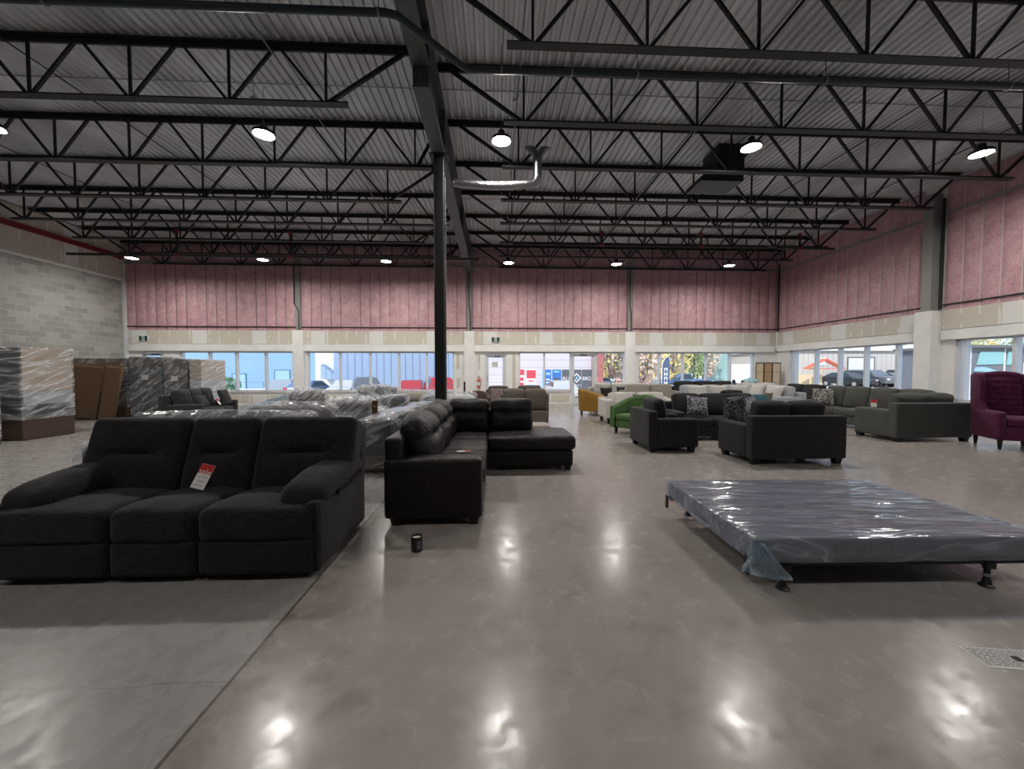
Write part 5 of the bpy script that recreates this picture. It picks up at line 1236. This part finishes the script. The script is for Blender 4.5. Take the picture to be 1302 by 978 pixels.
# modern glazed building far away between the trees
t = building('glass_building', 'teal glazed building far behind the trees', (38.2, 60, GZ), (6.5, 8, 12), plain('teal_glazing', (.36, .55, .54), .2), wroof)
for x in (0, 1.6, 3.2, 4.8, 6.4): MB().box((x, -.08, 0), (x + .1, -.01, 12)).build('mullion', dkf, t)
for z in (1.6, 3.4, 5.2): MB().box((0, -.07, z), (6.5, -.012, z + .12)).build('transom', dkf, t)
t = thing('site_trailer', 'white box trailer parked among the trees', 'trailer', (27.9, 41.5, -.2))
MB().pad((1.9, 4.0, 2.1), .06, T=T(0, 0, 1.35), n=3).build('box_body', wroof, t, smooth=True)
for y in (-1, 1):
    for sx in (-1, 1): MB().tube([(sx * .95, y * .8, .35), (sx * .75, y * .8, .35)], .35, 18).build('wheel', M['blackplastic'], t, smooth=True)
MB().bar((0, -2.0, .4), (0, -3.0, .4), .1).build('tow_bar', dkf, t)
t = thing('timber_pile', 'low stack of orange brown boards on the ground by the trailer', 'boards', (29.0, 37.6, -.12))
for i in range(3): MB().box((-1.6 + .2 * i, -.5, .02 + i * .16), (1.7 - .1 * i, .5, .16 + i * .16)).build('board_layer', plain('orange_timber%d' % i, (.50, .24, .10), .8), t)
# gazebo with red roof
t = thing('gazebo', 'small gazebo with red pitched roof outside the side windows', 'gazebo', (30.6, 35.4, -.12)); t.scale = (.8, .8, .95)
red = plain('red_roof_sheet', (.60, .13, .07), .6); tan = plain('tan_wall_board', (.58, .46, .30), .8)
for sy in (-1.2, 1.2):
    for sx in (-1.7, 1.7): MB().box((sx - .06, sy - .06, 0), (sx + .06, sy + .06, 1.9)).build('post', tan, t)
for sg in (-1, 1):
    MB().prism([(0, 2.75), (sg * 2.2, 1.85), (sg * 2.2, 1.95), (0, 2.87)], -1.5, -.7).build('roof_slope', red, t)
MB().box((-1.6, 1.14, 0), (1.6, 1.2, 1.3)).build('back_panel', tan, t)
for z0 in (1.9,): MB().bar((-1.7, -1.2, z0), (1.7, -1.2, z0), .09).build('tie_beam', red, t)
# chain link fence before the warehouse
t = thing('fence', 'thin dark wire fence in front of the pale blue warehouse', 'fence', (0, 36, GZ))
for i, x in enumerate([-31, -28.5, -26, -23.5, -21, -18.5, -16.2]):
    MB().tube([(x, 0, 0), (x, 0, 1.15)], .035, 6).build('fence_post', dkb, t)
for z in (1.12, .2): MB().tube([(-31, 0, z), (-16.2, 0, z)], .022, 6).build('fence_rail', dkb, t)

# trees
def leafy(seed, h, rad, z0, n, cone=False):
    rr = random.Random(seed); mb = MB()
    for i in range(n):
        if cone:
            f = rr.random() ** .8; z = z0 + (h - z0) * f; r = rad * (1 - f) * sqrt(rr.uniform(.3, 1)) + .1
        else:
            b = rr.uniform(-1, 1); z = z0 + (h - z0) * (b + 1) / 2; r = rad * sqrt(max(.05, 1 - b * b)) * sqrt(rr.uniform(.25, 1))
        a = rr.uniform(0, 2 * pi); p = Vector((r * cos(a), r * sin(a), z)); s = rr.uniform(.12, .30)
        e = Euler((rr.uniform(0, 6), rr.uniform(0, 6), rr.uniform(0, 6))).to_matrix()
        mb.add([p + e @ Vector(v) for v in ((-s, 0, 0), (0, -s * .55, s * .15), (s, 0, 0), (0, s * .55, s * .15))], [(0, 1, 2, 3)])
    return mb
t = thing('shrub', 'low green shrub in front of the pale blue warehouse', 'shrub', (-26.0, 38, GZ))
leafy(91, 1.5, 1.5, .1, 500).build('foliage', plain('shrub_green', (.20, .34, .20), .8, nscale=3, namt=.3), t, merge=False)
# cars
paintcols = {'white': (.48, .49, .50), 'red': (.40, .03, .04), 'grey': (.12, .13, .15), 'black': (.02, .022, .028), 'blue': (.10, .18, .34), 'silver': (.30, .34, .38)}
PM = {k: plain('car_paint_' + k, v, .25, .2) for k, v in paintcols.items()}
cglass = plain('car_window_glass', (.03, .045, .06), .15, spec=.3); rim = plain('wheel_rim', (.45, .46, .48), .3, .6)
def make_car(name, label, cat, col, kind):
    t = thing(name, label, cat, (0, 0, GZ), 0, 'parked cars'); m = PM[col]
    if kind == 'pickup': Ln = 5.5; body = [(-2.75,.42),(2.7,.42),(2.75,.75),(2.68,1.0),(1.2,1.12),(.55,1.78),(-.55,1.80),(-.80,1.15),(-2.72,1.15)]; cab = [(1.12,1.14),(.52,1.72),(-.50,1.74),(-.70,1.16)]
    elif kind == 'suv': Ln = 4.6; body = [(-2.28,.38),(2.25,.38),(2.32,.7),(2.22,1.0),(1.25,1.10),(.60,1.68),(-1.9,1.70),(-2.25,1.1)]; cab = [(1.15,1.12),(.58,1.60),(-1.80,1.62),(-2.02,1.12)]
    else: Ln = 4.5; body = [(-2.22,.32),(2.2,.32),(2.28,.6),(2.12,.82),(1.15,.95),(.42,1.40),(-1.0,1.42),(-1.75,1.0),(-2.22,.92)]; cab = [(1.02,.96),(.40,1.34),(-.95,1.36),(-1.58,1.0)]
    b = MB(); n = len(body); beltz = 1.13 if kind != 'sedan' else .98
    vs = []
    for sy in (-1, 1):
        for x, z in body: vs.append((x, sy * (.90 - (.20 * max(0, z - beltz) / .5 if z > beltz else 0)), z))
    b.add(vs, [tuple(range(n)), tuple(range(2*n-1, n-1, -1))] + [(i, i+n, (i+1) % n + n, (i+1) % n) for i in range(n)])
    bo = b.build('body', m, t); bv = bo.modifiers.new('round', 'BEVEL'); bv.width = .07; bv.segments = 2; bv.limit_method = 'ANGLE'; bv.angle_limit = R(25)
    for sy in (-1, 1):
        g = MB(); ins = [(x * .97 + .0, z - .02 if z > beltz else z + .03) for x, z in cab]; k = len(ins)
        yy = lambda z: sy * (.912 - .20 * max(0, z - beltz) / .5)
        vs = [(x, yy(z), z) for x, z in ins] + [(x, yy(z) - sy * .02, z) for x, z in ins]
        g.add(vs, [tuple(range(k)), tuple(range(2*k-1, k-1, -1))] + [(i, i+k, (i+1) % k + k, (i+1) % k) for i in range(k)]); g.build('side_window', cglass, t)
    i0 = cab[0]; i1 = cab[1]
    w = MB(); w.add([(i0[0] + .06, -.78, i0[1] + .02), (i0[0] + .06, .78, i0[1] + .02), (i1[0] + .06, .66, i1[1]), (i1[0] + .06, -.66, i1[1]), (i0[0] + .03, -.78, i0[1] + .0), (i0[0] + .03, .78, i0[1]), (i1[0] + .03, .66, i1[1] - .02), (i1[0] + .03, -.66, i1[1] - .02)],
                     [(0,1,2,3),(7,6,5,4),(0,4,5,1),(1,5,6,2),(2,6,7,3),(3,7,4,0)]); w.build('windscreen', cglass, t)
    r = .36 if kind != 'sedan' else .32
    for x in (-Ln * .30, Ln * .31):
        for sy in (-1, 1):
            wh = MB().tube([(x, sy * .93, r), (x, sy * .70, r)], r, 22).build('wheel', M['blackplastic'], t, smooth=True)
            MB().tube([(x, sy * .94, r), (x, sy * .92, r)], r * .6, 16).build('hub_cap', rim, wh, smooth=True)
    for sy in (-1, 1):
        MB().pad((.08, .32, .14), .03, T=T(Ln / 2 - .02 if kind != 'sedan' else 2.2, sy * .68, .78 if kind != 'sedan' else .66), n=2).build('headlight', wroof, t, smooth=True)
        MB().pad((.06, .26, .18), .02, T=T(-Ln / 2 + .02, sy * .70, .85), n=2).build('tail_light', M['tagred'], t, smooth=True)
    return t
cars = [('suv', 'grey', 'suv', -9.2, 28.0, -68, 'grey off road car parked before the blue ribbed building'),
        ('sedan', 'red', 'car', -6.5, 30.6, -85, 'small red car behind the grey off road car'),
        ('suv', 'red', 'suv', -3.9, 27.8, -72, 'red off road car parked near the black column line'),
        ('sedan', 'blue', 'car', -14.3, 30.6, 88, 'blue car parked beside the white ribbed shed'),
        ('sedan', 'white', 'car', -11.9, 31.6, -86, 'white car parked between the shed and the grey off road car'),
        ('sedan', 'white', 'car', 5.1, 28.9, -86, 'white car parked under the blue shop posters'),
        ('sedan', 'silver', 'car', 12.3, 44.5, 30, 'silver car parked beyond the brick pier'),
        ('suv', 'grey', 'suv', 16.6, 47.5, 60, 'grey car parked under the trees beyond the brick pier'),
        ('pickup', 'blue', 'pickup', 21.8, 43.5, 174, 'blue pickup truck parked before the autumn trees'),
        ('sedan', 'silver', 'car', -18.0, 33.6, -75, 'silver car parked at the corner of the four pane window'),
        ('sedan', 'black', 'car', 35.2, 37.0, -82, 'black car next to the gazebo with the red roof'),
        ('suv', 'grey', 'suv', 37.5, 37.0, -84, 'grey off road car in the side yard row, second from the gazebo'),
        ('sedan', 'grey', 'car', 39.8, 37.0, -84, 'grey car in front of the light roller door'),
        ('suv', 'black', 'suv', 42.2, 37.0, -84, 'black off road car just right of the light roller door'),
        ('sedan', 'blue', 'car', 44.6, 37.0, -84, 'dark blue car in the side yard row nearest the white column')]
protos = {}
for kind, col, nm, x, y, a, lab in cars:
    key = (kind, col)
    cat = 'pickup truck' if kind == 'pickup' else 'car'
    if key not in protos: o = protos[key] = make_car('pickup_truck' if kind == 'pickup' else 'off_road_car' if kind == 'suv' else 'car', lab, cat, col, kind)
    else: o = copy_tree(protos[key]); o['label'] = lab
    o.location = (x, y, gz(x, y)); o.rotation_euler = (0, 0, R(a))
# feather flag
t = thing('feather_flag', 'dark blue feather flag with pale lettering outside the tree windows', 'flag', (12.35, 28.0, gz(12, 28)))
MB().tube([(0, 0, 0), (0, 0, 2.2), (.06, 0, 2.75), (.25, 0, 3.1), (.5, 0, 3.2)], .02, 6).build('pole', M['trimwhite'], t)
navy = plain('navy_flag_cloth', (.07, .10, .17), .8)
MB().prism([(.02, .65), (.48, .6), (.62, 2.35), (.58, 3.0), (.46, 3.15), (.24, 3.05), (.06, 2.65)], -.008, .008).build('banner', navy, t)
lt_ = MB()
for i in range(5):
    z = .8 + i * .33; lt_.box((.18, -.012, z), (.24, -.009, z + .24)); lt_.box((.36, -.012, z), (.42, -.009, z + .24)); lt_.box((.24, -.012, z + (.09 if i % 2 else .18)), (.36, -.009, z + (.15 if i % 2 else .24)))
lt_.build('lettering', pw, t)
MB().box((-.3, -.3, 0), (.3, .3, .02)).build('base', dkf, t)

leafm = [plain('leaf_yellow', (.72, .58, .24), .8, nscale=2, namt=.35), plain('leaf_green', (.26, .38, .18), .8, nscale=2, namt=.35), plain('leaf_pinkbrown', (.62, .48, .42), .8, nscale=2, namt=.35), plain('leaf_olive', (.48, .50, .28), .8, nscale=2, namt=.35)]
bark = plain('tree_bark', (.20, .16, .14), .9, nscale=8, namt=.3)
kinds = ['yellow leaved tree', 'dark green conifer', 'bare pinkish brown tree', 'olive green tree']
TP = []
for k in range(4):
    t = thing('tree', 'x', 'tree', (0, 0, GZ), 0, 'trees beyond the yard')
    h = [9, 11, 8.5, 9.5][k]
    leafy(k + 3, h, [2.4, 1.9, 2.1, 2.3][k], .9, [900, 1300, 700, 1000][k], k == 1).build('crown', leafm[k], t, merge=False)
    tr = MB(); rr = random.Random(k + 50)
    tr.tube([(0, 0, 0), (.05, .03, h * .4), (0, .1, h * .85)], [.16, .12, .04], 8)
    to = tr.build('trunk', bark, t, smooth=True)
    for q in range(9):
        z = rr.uniform(.8, h * .7); a = rr.uniform(0, 6.28); l = rr.uniform(.9, 1.9)
        MB().tube([(0, 0, z), (l * .5 * cos(a), l * .5 * sin(a), z + .4), (l * cos(a), l * sin(a), z + 1.2)], [.05, .035, .012], 5).build('branch', bark, to)
    TP.append(t)
rr = random.Random(12); used = set()
spots = [(9.8, 45, 3), (11.8, 43, 0), (13.6, 46, 1), (15.8, 48, 1), (11.6, 34.5, 2), (13.9, 35.5, 2), (14.9, 44, 3), (17.0, 42, 0), (18.6, 39.5, 0), (18.2, 47, 1), (20.2, 44, 2), (21.6, 41, 1), (22.6, 47, 3),
         (24.2, 43, 2), (25.8, 48, 3), (27.6, 50, 1), (30.2, 60, 0), (29.5, 55, 1), (36.5, 66, 1), (15.5, 52, 3), (20.8, 53, 1), (24.0, 55, 1), (8.8, 50, 1), (12.4, 52, 1)]
cnt = {}
place = ['beyond the brick pier', 'left of the feather flag', 'behind the feather flag', 'behind the pickup truck cab', 'behind the pickup truck bed', 'between the pickup and the glass building', 'in front of the glass building', 'beside the white trailer', 'behind the gazebo']
for i, (x, y, k) in enumerate(spots):
    o = TP[k] if k not in used else copy_tree(TP[k]); used.add(k)
    far = 1.0 if (x, y) in ((11.6, 34.5), (13.9, 35.5)) else 1.2
    o.location = (x * far, y * far, gz(x * far, y * far)); o.rotation_euler = (0, 0, rr.uniform(0, 6)); s = rr.uniform(.85, 1.15); o.scale = (s, s, s)
    ang = math.atan2(x, y); zone = 0 if ang < .262 else 1 if ang < .35 else 2 if ang < .375 else 3 if ang < .42 else 4 if ang < .462 else 5 if ang < .515 else 6 if ang < .56 else 7 if ang < .60 else 8
    dep = 'near' if y < 41 else 'middle' if y < 48.5 else 'far'
    o['label'] = '%s %s, %s row of the trees' % (kinds[k], place[zone], dep)
# wooded ridge behind the beige warehouse
for i, (x, y, k, s) in enumerate([(49, 56, 1, .62), (53, 58, 3, .75), (57, 56, 0, .7), (61, 57, 3, .75), (65, 56, 1, .62), (69, 58, 3, .8), (73, 56, 3, .75), (77, 58, 0, .75), (81, 57, 3, .8), (85, 58, 1, .7)]):
    o = copy_tree(TP[k]); o.location = (x, y, -.12); o.rotation_euler = (0, 0, rr.uniform(0, 6)); o.scale = (s * 1.5, s, s)
    o['label'] = 'low wide tree topping the beige warehouse roof behind the purple wing chair'; o['group'] = 'tree tops over the beige warehouse'
v = thing('grass_verge', 'strip of dry yellow grass outside the window near the purple chair', 'grass', (0, 0, 0))
bpy.data.objects.remove(v)
gv = MB().grid(lambda u, w: (19 + u * 14, 12 + w * 5 + u * 3, -.12 + .015 + .05 * abs(nz((u * 18, w * 9, 2)))), 40, 16).build('grass_verge', M['grassy']); tag(gv, 'strip of dry yellow grass outside the window near the purple chair', 'grass', None, 'stuff')

# ------------------------------------------------------------------ light, world, camera
sun = bpy.data.lights.new('sun', 'SUN'); sun.energy = 3.0; sun.angle = R(1.0); sun.color = (1.0, .95, .88)
so = bpy.data.objects.new('sun', sun); COL.objects.link(so)
so.rotation_euler = Vector((.50, .66, -.62)).to_track_quat('-Z', 'Y').to_euler()
w = bpy.data.worlds.new('sky'); scene.world = w; w.use_nodes = True
nt = w.node_tree; bg = nt.nodes['Background']
sky = nt.nodes.new('ShaderNodeTexSky'); sky.sky_type = 'HOSEK_WILKIE'; sky.turbidity = 3.5; sky.ground_albedo = .4; sky.sun_direction = Vector((-.50, -.66, .62)).normalized()
mx = nt.nodes.new('ShaderNodeMix'); mx.data_type = 'RGBA'; mx.inputs['Factor'].default_value = .55
mx.inputs['B'].default_value = (.62, .74, .90, 1); nt.links.new(sky.outputs[0], mx.inputs['A']); nt.links.new(mx.outputs['Result'], bg.inputs['Color'])
bg.inputs['Strength'].default_value = 1.5

cam = bpy.data.cameras.new('camera'); co = bpy.data.objects.new('camera', cam); COL.objects.link(co)
cam.sensor_fit = 'HORIZONTAL'; cam.sensor_width = 36.0; cam.lens = 490.0 / 1302 * 36.0; cam.clip_end = 500; cam.clip_start = .05
co.location = (0, 0, 1.45); co.rotation_euler = (R(90 - 2.0), 0, R(-2.57)); scene.camera = co
vs = scene.view_settings; scene.display_settings.display_device = 'sRGB'
vs.view_transform = 'Standard'; vs.look = 'None'; vs.gamma = 1; vs.exposure = 0.7; vs.use_curve_mapping = False
cy = scene.cycles
cy.max_bounces = 10; cy.diffuse_bounces = 5; cy.glossy_bounces = 4; cy.transmission_bounces = 4; cy.transparent_max_bounces = 24
cy.sample_clamp_indirect = 6.0; cy.caustics_reflective = False; cy.caustics_refractive = False; cy.use_denoising = True
